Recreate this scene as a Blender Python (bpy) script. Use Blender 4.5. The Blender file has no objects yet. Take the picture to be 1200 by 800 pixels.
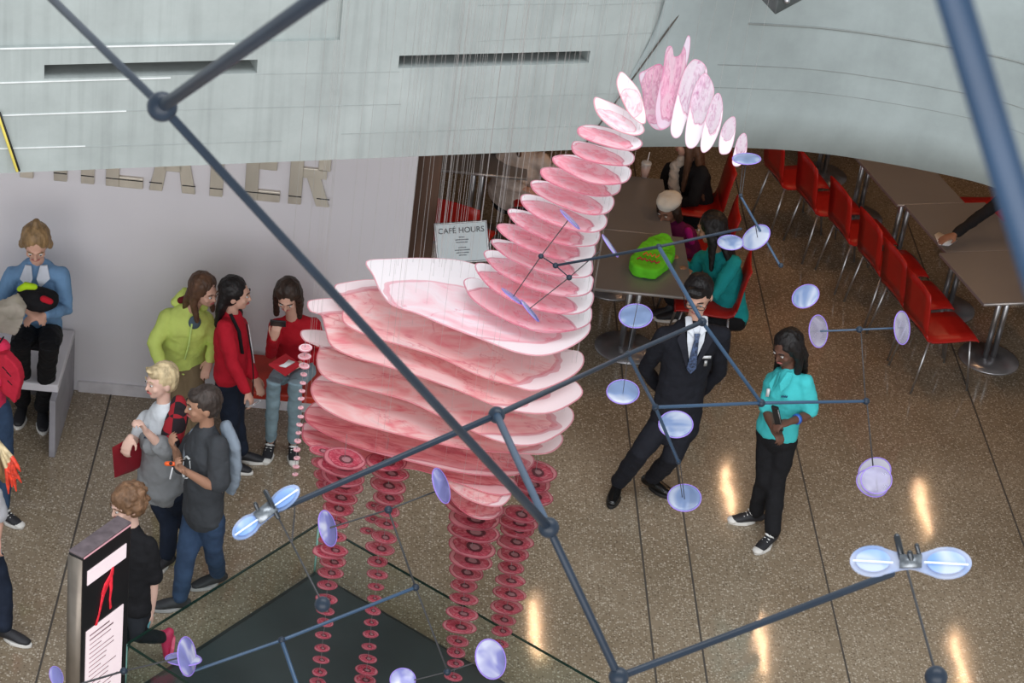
import bpy, bmesh, math, random
from mathutils import Vector as V, Matrix, noise
random.seed(7)
sc = bpy.context.scene
col = sc.collection
# ------------------------------------------------------------------ camera (solved from the photo's vanishing points)
F = 2575.0; CH = 8.4
RX = V((0.99283732, -0.01594438, 0.11840538))      # camera right
RY = V((0.09312106, -0.51761894, -0.85052872))     # camera down
RZ = V((0.07485002, 0.85546269, -0.51242664))      # camera forward
CAM = V((0, 0, CH))
cd = bpy.data.cameras.new('camera'); cam = bpy.data.objects.new('camera', cd); col.objects.link(cam)
cam.matrix_world = Matrix(((RX.x, -RY.x, -RZ.x, 0), (RX.y, -RY.y, -RZ.y, 0), (RX.z, -RY.z, -RZ.z, CH), (0, 0, 0, 1)))
cd.sensor_width = 36; cd.lens = F / 1200 * 36; cd.clip_start = .05; cd.clip_end = 200
cd.dof.use_dof = True; cd.dof.focus_distance = 11.5; cd.dof.aperture_fstop = 14.0
sc.camera = cam
w = bpy.data.worlds.new('sky'); sc.world = w; w.use_nodes = True
bg = w.node_tree.nodes['Background']; bg.inputs[0].default_value = (.86, .93, 1.0, 1); bg.inputs[1].default_value = .90
def area(name, loc, size, power, color, rot=(0, 0, 0)):
    l = bpy.data.lights.new(name, 'AREA'); l.shape = 'RECTANGLE'; l.size, l.size_y = size; l.energy = power; l.color = color
    o = bpy.data.objects.new(name, l); o.location = loc; o.rotation_euler = rot; col.objects.link(o); return o
area('skylight', (1.5, 6.2, 12.5), (9, 5), 620, (.95, .97, 1.0), (math.radians(12), 0, 0))
area('atrium_window', (.5, -5.5, 6.0), (16, 8), 1400, (1.0, .97, .96), (math.radians(86), 0, 0))
for lx, ly in ((3.605, 16.48), (5.42, 16.49), (1.764, 14.24), (3.65, 14.26), (5.344, 14.26)):      # the light of the café's strip lamps
    area('cafe_light', (lx, ly, 2.84), (.05, .75), 5, (1, .58, .33))
sc.view_settings.view_transform = 'Standard'; sc.view_settings.look = 'None'
sc.view_settings.exposure = 0.0; sc.view_settings.gamma = 1; sc.view_settings.use_curve_mapping = False
sc.cycles.transparent_max_bounces = 32

# ------------------------------------------------------------------ places
def ray(px, py): return RX * (px - 600) + RY * (py - 400) + RZ * F
def atz(px, py, z):
    r = ray(px, py); return CAM + r * ((z - CH) / r.z)
def atY(px, py, Y):
    r = ray(px, py); return CAM + r * (Y / r.y)
def atD(px, py, D):                  # at a distance D along the viewing axis
    return CAM + ray(px, py) * (D / F)
def onpl(px, py, P, n):
    r = ray(px, py); return CAM + r * ((P - CAM).dot(n) / r.dot(n))
# ------------------------------------------------------------------ materials
MATS = {}
def nodes(name):
    m = bpy.data.materials.new(name); m.use_nodes = True; nt = m.node_tree
    return m, nt, nt.nodes['Principled BSDF'], nt.nodes['Material Output']
def ramp(nt, stops, interp='LINEAR'):
    r = nt.nodes.new('ShaderNodeValToRGB'); r.color_ramp.interpolation = interp
    el = r.color_ramp.elements
    el[0].position, el[0].color = stops[0][0], (*stops[0][1], 1)
    el[1].position, el[1].color = stops[-1][0], (*stops[-1][1], 1)
    for p, c in stops[1:-1]:
        e = el.new(p); e.color = (*c, 1)
    return r
def mat(name, c, rough=.6, metal=0, var=.12, scale=9, bump=.15, bscale=40, coat=0, emit=0, stretch=None, spec=.5):
    if name in MATS: return MATS[name]
    m, nt, b, out = nodes(name); L = nt.links.new
    tc = nt.nodes.new('ShaderNodeTexCoord'); mp = nt.nodes.new('ShaderNodeMapping'); L(tc.outputs['Object'], mp.inputs[0])
    if stretch: mp.inputs['Scale'].default_value = stretch
    n = nt.nodes.new('ShaderNodeTexNoise'); n.inputs['Scale'].default_value = scale; n.inputs['Detail'].default_value = 4; L(mp.outputs[0], n.inputs[0])
    lo = tuple(max(0, x * (1 - var)) for x in c); hi = tuple(min(1, x * (1 + var)) for x in c)
    r = ramp(nt, [(.3, lo), (.7, hi)]); L(n.outputs[0], r.inputs[0]); L(r.outputs[0], b.inputs['Base Color'])
    b.inputs['Roughness'].default_value = rough; b.inputs['Metallic'].default_value = metal
    b.inputs['Coat Weight'].default_value = coat; b.inputs['Specular IOR Level'].default_value = spec
    if emit: L(r.outputs[0], b.inputs['Emission Color']); b.inputs['Emission Strength'].default_value = emit
    if bump:
        n2 = nt.nodes.new('ShaderNodeTexNoise'); n2.inputs['Scale'].default_value = bscale; L(mp.outputs[0], n2.inputs[0])
        bp = nt.nodes.new('ShaderNodeBump'); bp.inputs['Strength'].default_value = bump; bp.inputs['Distance'].default_value = .01
        L(n2.outputs[0], bp.inputs['Height']); L(bp.outputs[0], b.inputs['Normal'])
    MATS[name] = m; return m
def fabric(name, c, var=.1, rough=.85, bump=.5): return mat(name, c, rough, 0, var, 7, bump, 22, spec=.25)
def hairmat(name, c): return mat(name, c, .5, 0, .45, 30, .8, 55, stretch=(1, 1, .18), spec=.35)
def skinmat(name, c): return mat(name, c, .55, 0, .06, 12, .05, 60, spec=.3)
SK = dict(light=skinmat('light_skin', (.62, .36, .27)), pale=skinmat('fair_skin', (.72, .47, .38)), tan=skinmat('tan_skin', (.40, .215, .14)), dark=skinmat('dark_skin', (.13, .062, .042)), mid=skinmat('brown_skin', (.26, .13, .085)))
WHITE = mat('white_plastic', (.75, .76, .78), .4, var=.03, bump=0)
BLACK = mat('black_plastic', (.012, .012, .014), .35, bump=0)
STEEL = mat('brushed_steel', (.45, .45, .46), .3, .9, var=.08, bump=.05, bscale=90)
RED = mat('red_shell_plastic', (.42, .012, .008), .38, var=.06, bump=0)
EYE = mat('eye_white', (.6, .58, .55), .3, var=.02, bump=0); IRIS = mat('iris_brown', (.02, .012, .01), .2, bump=0)
LIP = mat('lips', (.42, .12, .11), .5, bump=0)

def terrazzo():
    m, nt, b, out = nodes('brown_terrazzo'); L = nt.links.new
    tc = nt.nodes.new('ShaderNodeTexCoord')
    n = nt.nodes.new('ShaderNodeTexNoise'); n.inputs['Scale'].default_value = 1.1; n.inputs['Detail'].default_value = 5; L(tc.outputs['Object'], n.inputs[0])
    r = ramp(nt, [(.3, (.235, .182, .122)), (.7, (.325, .262, .186))]); L(n.outputs[0], r.inputs[0])
    prev = r.outputs[0]
    for sc_, lo, hi, c, jit in ((70, .0, .17, (.62, .55, .44), .45), (38, .0, .10, (.80, .72, .60), .3), (55, .0, .15, (.09, .06, .04), .35)):
        v = nt.nodes.new('ShaderNodeTexVoronoi'); v.inputs['Scale'].default_value = sc_; L(tc.outputs['Object'], v.inputs[0])
        s = nt.nodes.new('ShaderNodeSeparateColor'); L(v.outputs['Color'], s.inputs[0])
        t = nt.nodes.new('ShaderNodeMath'); t.operation = 'GREATER_THAN'; t.inputs[1].default_value = 1 - jit; L(s.outputs[0], t.inputs[0])
        d = nt.nodes.new('ShaderNodeMath'); d.operation = 'LESS_THAN'; d.inputs[1].default_value = hi * 2.6; L(v.outputs['Distance'], d.inputs[0])
        q = nt.nodes.new('ShaderNodeMath'); q.operation = 'MULTIPLY'; L(t.outputs[0], q.inputs[0]); L(d.outputs[0], q.inputs[1])
        q2 = nt.nodes.new('ShaderNodeMath'); q2.operation = 'MULTIPLY'; q2.inputs[1].default_value = .5; L(q.outputs[0], q2.inputs[0])
        mx = nt.nodes.new('ShaderNodeMixRGB'); mx.inputs[2].default_value = (*c, 1); L(q2.outputs[0], mx.inputs[0]); L(prev, mx.inputs[1]); prev = mx.outputs[0]
    L(prev, b.inputs['Base Color']); b.inputs['Roughness'].default_value = .085
    n2 = nt.nodes.new('ShaderNodeTexNoise'); n2.inputs['Scale'].default_value = 2.6; L(tc.outputs['Object'], n2.inputs[0])
    bp = nt.nodes.new('ShaderNodeBump'); bp.inputs['Strength'].default_value = .13; bp.inputs['Distance'].default_value = .012; L(n2.outputs[0], bp.inputs['Height']); L(bp.outputs[0], b.inputs['Normal'])
    return m
def concrete(name, c, streak=True):
    m, nt, b, out = nodes(name); L = nt.links.new
    tc = nt.nodes.new('ShaderNodeTexCoord')
    n = nt.nodes.new('ShaderNodeTexNoise'); n.inputs['Scale'].default_value = 2.2; n.inputs['Detail'].default_value = 8; n.inputs['Roughness'].default_value = .65; L(tc.outputs['Object'], n.inputs[0])
    r = ramp(nt, [(.3, tuple(x * .84 for x in c)), (.7, tuple(x * 1.1 for x in c))]); L(n.outputs[0], r.inputs[0])
    mp = nt.nodes.new('ShaderNodeMapping'); mp.inputs['Scale'].default_value = (22, 22, .8); L(tc.outputs['Object'], mp.inputs[0])
    n3 = nt.nodes.new('ShaderNodeTexNoise'); n3.inputs['Scale'].default_value = 1.0; n3.inputs['Detail'].default_value = 3; L(mp.outputs[0], n3.inputs[0])
    r3 = ramp(nt, [(.3, (.80, .80, .80)), (.5, (1, 1, 1))] if streak else [(.2, (.93, .93, .93)), (.6, (1, 1, 1))]); L(n3.outputs[0], r3.inputs[0])
    mx = nt.nodes.new('ShaderNodeMixRGB'); mx.blend_type = 'MULTIPLY'; mx.inputs[0].default_value = .55; L(r.outputs[0], mx.inputs[1]); L(r3.outputs[0], mx.inputs[2])
    L(mx.outputs[0], b.inputs['Base Color']); b.inputs['Roughness'].default_value = .75
    bp = nt.nodes.new('ShaderNodeBump'); bp.inputs['Strength'].default_value = .12; L(n.outputs[0], bp.inputs['Height']); L(bp.outputs[0], b.inputs['Normal'])
    return m
M_FLOOR = terrazzo(); M_CON = concrete('fair_faced_concrete', (.385, .425, .41)); M_CON2 = concrete('board_marked_concrete', (.325, .372, .368), False)
M_WALL = mat('white_wall_paint', (.70, .68, .71), .7, var=.02, scale=2, bump=.03)
M_GROOVE = mat('dark_joint', (.07, .06, .05), .8, bump=0)

# printed acrylic sections: pink stain printed off-centre on a milky sheet; UV = position inside the outline
def slice_mat(name, pinkA, pinkB, white, line, cx, cy, rx, ry, op_in, op_out, nscale, ring=False, edge=.93):
    m, nt, b, out = nodes(name); L = nt.links.new
    uv = nt.nodes.new('ShaderNodeUVMap'); uv.uv_map = 'UVMap'
    oi = nt.nodes.new('ShaderNodeObjectInfo')
    def mth(op, a, b_=None, c=None):
        n = nt.nodes.new('ShaderNodeMath'); n.operation = op
        for i, x in enumerate((a, b_, c)):
            if x is None: continue
            if isinstance(x, (int, float)): n.inputs[i].default_value = x
            else: L(x, n.inputs[i])
        return n.outputs[0]
    sep = nt.nodes.new('ShaderNodeSeparateXYZ'); L(uv.outputs[0], sep.inputs[0])
    rnd = mth('MULTIPLY', oi.outputs['Random'], 40.0)
    cmb = nt.nodes.new('ShaderNodeCombineXYZ'); L(sep.outputs[0], cmb.inputs[0]); L(sep.outputs[1], cmb.inputs[1]); L(rnd, cmb.inputs[2])
    nz = nt.nodes.new('ShaderNodeTexNoise'); nz.inputs['Scale'].default_value = nscale; nz.inputs['Detail'].default_value = 5; nz.inputs['Distortion'].default_value = 2.4; L(cmb.outputs[0], nz.inputs[0])
    nf = nt.nodes.new('ShaderNodeTexNoise'); nf.inputs['Scale'].default_value = 1.6; L(cmb.outputs[0], nf.inputs[0])
    du = mth('DIVIDE', mth('SUBTRACT', sep.outputs[0], cx), rx); dv = mth('DIVIDE', mth('SUBTRACT', sep.outputs[1], cy), ry)
    d = mth('SQRT', mth('ADD', mth('MULTIPLY', du, du), mth('MULTIPLY', dv, dv)))
    d = mth('ADD', d, mth('MULTIPLY', mth('SUBTRACT', nf.outputs[0], .5), .5))
    inside = mth('LESS_THAN', d, 1.0)
    ln = mth('LESS_THAN', mth('ABSOLUTE', mth('SUBTRACT', d, 1.0)), .035)
    at = nt.nodes.new('ShaderNodeAttribute'); at.attribute_name = 'rad'
    rim = mth('GREATER_THAN', at.outputs['Fac'], .96)
    pr = ramp(nt, [(.28, pinkB), (.5, pinkA), (.62, tuple(min(1, x * 1.1 + .08) for x in pinkA)), (.74, tuple(.5 * x + .36 for x in pinkA))]); L(nz.outputs[0], pr.inputs[0])
    npch = nt.nodes.new('ShaderNodeTexNoise'); npch.inputs['Scale'].default_value = .9; npch.inputs['Detail'].default_value = 6; npch.inputs['Distortion'].default_value = 1.2; npch.inputs['Roughness'].default_value = .6
    off = nt.nodes.new('ShaderNodeVectorMath'); off.operation = 'ADD'; off.inputs[1].default_value = (7, 3, 9); L(cmb.outputs[0], off.inputs[0]); L(off.outputs[0], npch.inputs[0])
    pch = ramp(nt, [(.50, (0, 0, 0)), (.57, (.75, .75, .75))]); L(npch.outputs[0], pch.inputs[0])
    vein = ramp(nt, [(.492, (0, 0, 0)), (.5, (.6, .6, .6)), (.508, (0, 0, 0))]); L(npch.outputs[0], vein.inputs[0])
    mp_ = nt.nodes.new('ShaderNodeMixRGB'); mp_.inputs[2].default_value = (*[(.85 * x + .08) if ring else ((.75 * x + .2) if 'lower' in name else (.6 * x + .38)) for x in pinkA], 1); L(pch.outputs[0], mp_.inputs[0]); L(pr.outputs[0], mp_.inputs[1])
    mv_ = nt.nodes.new('ShaderNodeMixRGB'); mv_.inputs[2].default_value = (*line, 1); L(vein.outputs[0], mv_.inputs[0]); L(mp_.outputs[0], mv_.inputs[1]); pr = mv_
    mx = nt.nodes.new('ShaderNodeMixRGB'); mx.inputs[1].default_value = (*white, 1); L(inside, mx.inputs[0]); L(pr.outputs[0], mx.inputs[2])
    ml = nt.nodes.new('ShaderNodeMixRGB'); ml.inputs[2].default_value = (*line, 1); L(mth('MAXIMUM', mth('MULTIPLY', ln, .55), mth('MULTIPLY', rim, .75)), ml.inputs[0]); L(mx.outputs[0], ml.inputs[1])
    colr = ml.outputs[0]; op = mth('ADD', op_out, mth('MULTIPLY', inside, op_in - op_out)); op = mth('MAXIMUM', op, mth('MULTIPLY', rim, .93))
    if ring:
        e = mth('SQRT', mth('ADD', mth('POWER', mth('MULTIPLY', mth('SUBTRACT', sep.outputs[0], .08), 3.4), 2.0), mth('POWER', mth('MULTIPLY', mth('ADD', sep.outputs[1], .05), 3.0), 2.0)))
        e = mth('ADD', e, mth('MULTIPLY', mth('SUBTRACT', nf.outputs[0], .5), .9))
        rg = mth('LESS_THAN', mth('ABSOLUTE', mth('SUBTRACT', e, .92)), .26); core = mth('LESS_THAN', e, .8)
        m2 = nt.nodes.new('ShaderNodeMixRGB'); m2.inputs[2].default_value = (.50, .33, .34, 1); L(mth('MULTIPLY', core, .7), m2.inputs[0]); L(colr, m2.inputs[1])
        m3 = nt.nodes.new('ShaderNodeMixRGB'); m3.inputs[2].default_value = (.07, .03, .035, 1); L(mth('MULTIPLY', rg, .8), m3.inputs[0]); L(m2.outputs[0], m3.inputs[1]); colr = m3.outputs[0]
        op = mth('MAXIMUM', op, mth('MULTIPLY', rg, .9))
    L(colr, b.inputs['Base Color']); b.inputs['Roughness'].default_value = .22
    tl = nt.nodes.new('ShaderNodeBsdfTranslucent'); L(colr, tl.inputs[0])
    ms = nt.nodes.new('ShaderNodeMixShader'); ms.inputs[0].default_value = .3; L(b.outputs[0], ms.inputs[1]); L(tl.outputs[0], ms.inputs[2])
    tr = nt.nodes.new('ShaderNodeBsdfTransparent'); m4 = nt.nodes.new('ShaderNodeMixShader'); L(op, m4.inputs[0]); L(tr.outputs[0], m4.inputs[1]); L(ms.outputs[0], m4.inputs[2])
    L(m4.outputs[0], out.inputs['Surface']); return m
M_NECK = slice_mat('neck_section_print', (1, .52, .60), (.97, .36, .46), (1, .97, .98), (.70, .18, .28), -.2, -.26, .86, .82, .93, .93, 1.7)
M_CREAM = slice_mat('pale_section_print', (1, .78, .82), (.97, .50, .58), (1, .96, .97), (.85, .34, .42), -.1, -.25, .75, .6, .95, .95, 1.5)
M_BODY = slice_mat('body_section_print', (.99, .62, .61), (.91, .32, .36), (1, .88, .89), (.74, .22, .28), -.15, -.16, .95, .92, .92, .9, 1.9)
M_BODY2 = slice_mat('lower_body_section_print', (.93, .38, .40), (.74, .14, .20), (1, .70, .72), (.62, .12, .18), -.1, 0, 1.0, .95, .88, .84, 2.0)
M_HEAD = slice_mat('head_section_print', (.86, .42, .58), (.60, .18, .38), (.90, .74, .86), (.62, .16, .32), 0, .1, .85, .9, .5, .5, 2.6)
M_MUZ = slice_mat('muzzle_section_print', (.86, .66, .78), (.62, .25, .45), (.95, .88, .93), (.75, .30, .45), 0, .55, .9, .9, .5, .86, 2.6)
M_LEG = slice_mat('leg_section_print', (.62, .10, .15), (.42, .035, .07), (.78, .30, .34), (.26, .02, .05), 0, 0, .8, .8, .74, .58, 2.2, True)
M_TAIL = slice_mat('tail_section_print', (.95, .50, .54), (.8, .3, .36), (.98, .8, .82), (.7, .2, .28), 0, 0, .7, .7, .9, .9, 2.0)

# ------------------------------------------------------------------ mesh helpers
def setp(o, label=None, cat=None, group=None, kind=None):
    for k, v in (('label', label), ('category', cat), ('group', group), ('kind', kind)):
        if v: o[k] = v
    return o
def thing(name, loc, label, cat, group=None, rz=0):
    o = bpy.data.objects.new(name, None); o.location = loc; o.rotation_euler.z = rz; o.empty_display_size = .1; col.objects.link(o)
    return setp(o, label, cat, group)
class MB:
    def __init__(s): s.v = []; s.f = []; s.uv = []; s.rad = []
    def tube(s, pts, rad, side=None, n=12, cap=True):
        pts = [V(p) for p in pts]; rings = []
        N = len(pts); rad = [(r, r) if not isinstance(r, tuple) else r for r in (rad if isinstance(rad, list) else [rad] * N)]
        tang = [(pts[min(i + 1, N - 1)] - pts[max(i - 1, 0)]).normalized() for i in range(N)]
        P, R, T = list(pts), list(rad), list(tang)
        if cap:
            ms = min(R[0]); me = min(R[-1])
            P = [pts[0] - tang[0] * ms * .95, pts[0] - tang[0] * ms * .65] + P + [pts[-1] + tang[-1] * me * .65, pts[-1] + tang[-1] * me * .95]
            R = [(R[0][0] * .3, R[0][1] * .3), (R[0][0] * .76, R[0][1] * .76)] + R + [(R[-1][0] * .76, R[-1][1] * .76), (R[-1][0] * .3, R[-1][1] * .3)]
            T = [T[0], T[0]] + T + [T[-1], T[-1]]
        sd = V(side) if side is not None else None
        if sd is None:
            t = T[0]; sd = t.cross(V((0, 0, 1))) if abs(t.z) < .9 else t.cross(V((1, 0, 0)))
        for p, (a, b_), t in zip(P, R, T):
            x = (sd - t * sd.dot(t)); x = x.normalized() if x.length > 1e-6 else t.orthogonal().normalized()
            y = t.cross(x); sd = x if side is None else sd
            base = len(s.v)
            for k in range(n):
                q = 2 * math.pi * k / n; s.v.append(p + x * a * math.cos(q) + y * b_ * math.sin(q))
            rings.append(base)
        for r0, r1 in zip(rings, rings[1:]):
            for k in range(n): s.f.append((r0 + k, r0 + (k + 1) % n, r1 + (k + 1) % n, r1 + k))
        s.f.append(tuple(rings[0] + k for k in reversed(range(n)))); s.f.append(tuple(rings[-1] + k for k in range(n)))
        return s
    def ell(s, c, X, Y, Z, nu=16, nv=10):
        c = V(c); base = len(s.v)
        for j in range(1, nv):
            th = math.pi * j / nv
            for i in range(nu):
                ph = 2 * math.pi * i / nu
                s.v.append(c + X * math.sin(th) * math.cos(ph) + Y * math.sin(th) * math.sin(ph) + Z * math.cos(th))
        top = len(s.v); s.v.append(c + Z); bot = len(s.v); s.v.append(c - Z)
        for j in range(nv - 2):
            for i in range(nu):
                a = base + j * nu + i; b_ = base + j * nu + (i + 1) % nu; s.f.append((a, a + nu, b_ + nu, b_))
        for i in range(nu):
            s.f.append((top, base + i, base + (i + 1) % nu)); k = base + (nv - 2) * nu; s.f.append((bot, k + (i + 1) % nu, k + i))
        return s
    def sph(s, c, r, nu=16, nv=10): return s.ell(c, V((r, 0, 0)), V((0, r, 0)), V((0, 0, r)), nu, nv)
    def box(s, c, X, Y, Z):          # half axes
        c = V(c); b = len(s.v)
        for i in (-1, 1):
            for j in (-1, 1):
                for k in (-1, 1): s.v.append(c + V(X) * i + V(Y) * j + V(Z) * k)
        for q in ((0, 1, 3, 2), (4, 6, 7, 5), (0, 4, 5, 1), (2, 3, 7, 6), (0, 2, 6, 4), (1, 5, 7, 3)): s.f.append(tuple(b + i for i in q))
        return s
    def bx(s, x0, x1, y0, y1, z0, z1): return s.box(((x0 + x1) / 2, (y0 + y1) / 2, (z0 + z1) / 2), (abs(x1 - x0) / 2, 0, 0), (0, abs(y1 - y0) / 2, 0), (0, 0, abs(z1 - z0) / 2))
    def prism(s, poly, ext):         # poly list of points, ext vector
        b = len(s.v); n = len(poly); s.v += [V(p) for p in poly] + [V(p) + V(ext) for p in poly]
        s.f.append(tuple(b + i for i in reversed(range(n)))); s.f.append(tuple(b + n + i for i in range(n)))
        for i in range(n): s.f.append((b + i, b + (i + 1) % n, b + n + (i + 1) % n, b + n + i))
        return s
    def build(s, name, m, parent=None, bev=0, smooth=True, remesh=0, disp=None, sm=4, kind=None, label=None):
        me = bpy.data.meshes.new(name)
        org = V((0, 0, 0))
        if parent is not None: org = W(parent)
        else:
            org = sum(s.v, V((0, 0, 0))) / max(1, len(s.v)); org.z = min(p.z for p in s.v)
        me.from_pydata([p - org for p in s.v], [], s.f); me.validate(); me.materials.append(m)
        bm = bmesh.new(); bm.from_mesh(me); bmesh.ops.recalc_face_normals(bm, faces=bm.faces); bm.to_mesh(me); bm.free()
        for p in me.polygons: p.use_smooth = smooth
        o = bpy.data.objects.new(name, me); col.objects.link(o)
        if parent is not None: o.parent = parent
        else: o.location = org
        if bev:
            b = o.modifiers.new('bevel', 'BEVEL'); b.width = bev; b.segments = 2; b.limit_method = 'ANGLE'
            if smooth: 
                for p in me.polygons: p.use_smooth = False
        if remesh:
            r = o.modifiers.new('remesh', 'REMESH'); r.mode = 'VOXEL'; r.voxel_size = remesh; r.use_smooth_shade = True
            q = o.modifiers.new('smooth', 'SMOOTH'); q.factor = .5; q.iterations = sm
        if disp:
            t = bpy.data.textures.new(name, 'CLOUDS'); t.noise_scale = disp[0]; t.noise_depth = 2
            d = o.modifiers.new('folds', 'DISPLACE'); d.texture = t; d.strength = disp[1]; d.mid_level = .5; d.texture_coords = 'LOCAL'
        if kind: o['kind'] = kind
        if label: o['label'] = label
        return o
def W(o):
    l = V(o.location); p = o.parent
    while p: l = l + V(p.location); p = p.parent
    return l
def text(name, body, size, P, right, up, m, parent, ext=.002, align='CENTER'):
    cu = bpy.data.curves.new(name, 'FONT'); cu.body = body; cu.size = size; cu.extrude = ext; cu.align_x = align; cu.align_y = 'CENTER'
    tmp = bpy.data.objects.new('tmp', cu); col.objects.link(tmp); dg = bpy.context.evaluated_depsgraph_get()
    me = bpy.data.meshes.new_from_object(tmp.evaluated_get(dg)); bpy.data.objects.remove(tmp)
    me.materials.clear(); me.materials.append(m)
    r = V(right).normalized(); u = V(up).normalized(); nrm = r.cross(u)
    me.transform(Matrix(((r.x, u.x, nrm.x, 0), (r.y, u.y, nrm.y, 0), (r.z, u.z, nrm.z, 0), (0, 0, 0, 1))))
    o = bpy.data.objects.new(name, me); col.objects.link(o); o.parent = parent; o.location = V(P) - W(parent); return o
def catmull(pts, k=4):
    n = len(pts); out = []
    for i in range(n):
        a, b, c, d = (V(pts[(i + j) % n]) for j in (-1, 0, 1, 2))
        for q in range(k):
            t = q / k; out.append(.5 * ((2 * b) + (c - a) * t + (2 * a - 5 * b + 4 * c - d) * t * t + (3 * b - a - 3 * c + d) * t ** 3))
    return out

# ================================================================== the setting
ZC = 2.9                                    # level of the soffit over the café
mb = MB().bx(-9, 12, 2, 24, -.1, 0); mb.build('floor', M_FLOOR, kind='structure', smooth=False)
for i, x in enumerate((-1.577, .23, 2.04, 2.352, 3.245, 4.69, 6.4)):
    if i == 1: continue
    MB().bx(x - .006, x + .006, 2.2, 23.5, -.01, .0015).build('trim_%d' % (i + 1), M_GROOVE, kind='structure', smooth=False)
MB().bx(-8, .352, 12.83, 13.05, 0, ZC).build('wall_left', M_WALL, kind='structure', smooth=False)
MB().bx(-1.80, .352, 12.81, 12.83, 0, .085).build('baseboard_left', mat('baseboard_paint', (.66, .64, .67), .5, bump=0), kind='structure', smooth=False)
MB().bx(-8, 12, 23, 23.2, 0, ZC).build('wall_back', mat('warm_dark_panelling', (.16, .09, .055), .6, bump=.05), kind='structure', smooth=False)
MB().bx(9, 9.2, 12, 23, 0, ZC).build('wall_right', M_WALL, kind='structure', smooth=False)

# flat concrete front with two slots: direction u, set-out by length along it
A0 = V((-1.895, 10.408, ZC)); A1 = V((1.642, 11.522, ZC)); U = (A1 - A0).normalized(); NB = V((-U.y, U.x, 0))   # NB points back
def front_hit(px, py):
    p = onpl(px, py, A0, NB); return (p - A0).dot(U), p.z
uE, zE = front_hit(680, 176)
s1 = [front_hit(*q) for q in ((52, 93), (52, 76), (300, 70), (301, 85))]
s2 = [front_hit(*q) for q in ((468, 81), (468, 66), (692, 59), (690, 73))]
step = front_hit(0, 56)[1]; ustep = front_hit(398, 47)[0]
ZT = 4.3
def build_front():
    mb = MB()
    def P(u, z, d=0): return A0 + U * u + V((0, 0, z - ZC)) + NB * d
    uc = front_hit(801, 2); 
    slope = (uc[0] - uE) / (uc[1] - zE)
    def right(z): return uE + slope * (z - zE)
    holes = []
    for s in (s1, s2): holes.append((min(q[0] for q in s), max(q[0] for q in s), sum(q[1] for q in (s[0], s[3])) / 2, sum(q[1] for q in (s[1], s[2])) / 2))
    us = [-6, holes[0][0], holes[0][1], ustep, holes[1][0], holes[1][1], None]
    zs = sorted({ZC, holes[0][2], holes[0][3], holes[1][2], holes[1][3], step, ZT})
    def inhole(u0, u1, z0, z1): return any(u0 >= h[0] - 1e-4 and u1 <= h[1] + 1e-4 and z0 >= h[2] - 1e-4 and z1 <= h[3] + 1e-4 for h in holes)
    for a, b in zip(us, us[1:]):
        for z0, z1 in zip(zs, zs[1:]):
            if b is not None and inhole(a, b, z0, z1): continue
            d = .03 if (b is not None and b <= ustep + 1e-4 and z0 >= step - 1e-4) else 0
            q = [P(a, z0, d), P(b if b is not None else right(z0), z0, d), P(b if b is not None else right(z1), z1, d), P(a, z1, d)]
            k = len(mb.v); mb.v += q; mb.f.append((k, k + 1, k + 2, k + 3))
    k = len(mb.v); mb.v += [P(-6, step), P(ustep, step), P(ustep, step, .03), P(-6, step, .03)]; mb.f.append((k, k + 1, k + 2, k + 3))
    k = len(mb.v); mb.v += [P(ustep, step), P(ustep, ZT), P(ustep, ZT, .03), P(ustep, step, .03)]; mb.f.append((k, k + 1, k + 2, k + 3))
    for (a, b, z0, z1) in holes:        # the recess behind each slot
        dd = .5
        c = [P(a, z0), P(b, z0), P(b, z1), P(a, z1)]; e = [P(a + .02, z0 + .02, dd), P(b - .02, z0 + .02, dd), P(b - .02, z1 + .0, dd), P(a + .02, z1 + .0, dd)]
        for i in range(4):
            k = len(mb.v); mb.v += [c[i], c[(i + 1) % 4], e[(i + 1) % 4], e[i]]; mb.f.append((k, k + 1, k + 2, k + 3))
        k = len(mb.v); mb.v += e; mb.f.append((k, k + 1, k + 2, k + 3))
        MB().prism([P(a + .012, z0 + (z1 - z0) * .42, .10), P(b - .06, z0 + (z1 - z0) * .42, .10), P(b - .03, z1 - .004, .03), P(a + .012, z1 - .004, .03)], NB * .25).build('trim_%d' % (90 + int(a > 1)), mat('slot_shade_black', (.012, .013, .015), .5, bump=0), kind='structure', smooth=False)  # black block added to darken the slot's upper part like shade
    # back and end so that the wall has its thickness
    k = len(mb.v); mb.v += [P(-6, ZC, .35), P(right(ZC), ZC, .35), P(right(ZT), ZT, .35), P(-6, ZT, .35), P(-6, ZT), P(right(ZT), ZT), P(-6, ZC), P(right(ZC), ZC)]
    mb.f += [(k, k + 3, k + 2, k + 1), (k + 3, k + 4, k + 5, k + 2), (k, k + 1, k + 7, k + 6), (k + 1, k + 2, k + 5, k + 7)]
    mb.build('wall_front', M_CON, kind='structure', smooth=False)
    # form joints, modelled as shallow raised fins and thin dark grooves
    n = 1
    gm = mat('form_joint', (.33, .36, .35), .8, bump=0); wm = mat('light_form_edge', (.78, .80, .79), .6, bump=0)
    def strip(p0, p1, m, h=.006, pr=.004):
        (a, za), (b, zb) = front_hit(*p0), front_hit(*p1)
        s = MB(); s.prism([P(a, za - h / 2, -pr), P(b, zb - h / 2, -pr), P(b, zb + h / 2, -pr), P(a, za + h / 2, -pr)], NB * pr * 2); return s.build('trim_%d' % (20 + len([o for o in bpy.data.objects if o.name.startswith('trim_')])), m, kind='structure', smooth=False)
    strip((0, 57), (275, 51), wm, .008); strip((0, 97), (200, 91), wm); strip((3, 135), (148, 130), wm); strip((0, 174), (100, 171), wm, .005)  # the first pale strip paints the highlight along the stepped ledge
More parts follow.
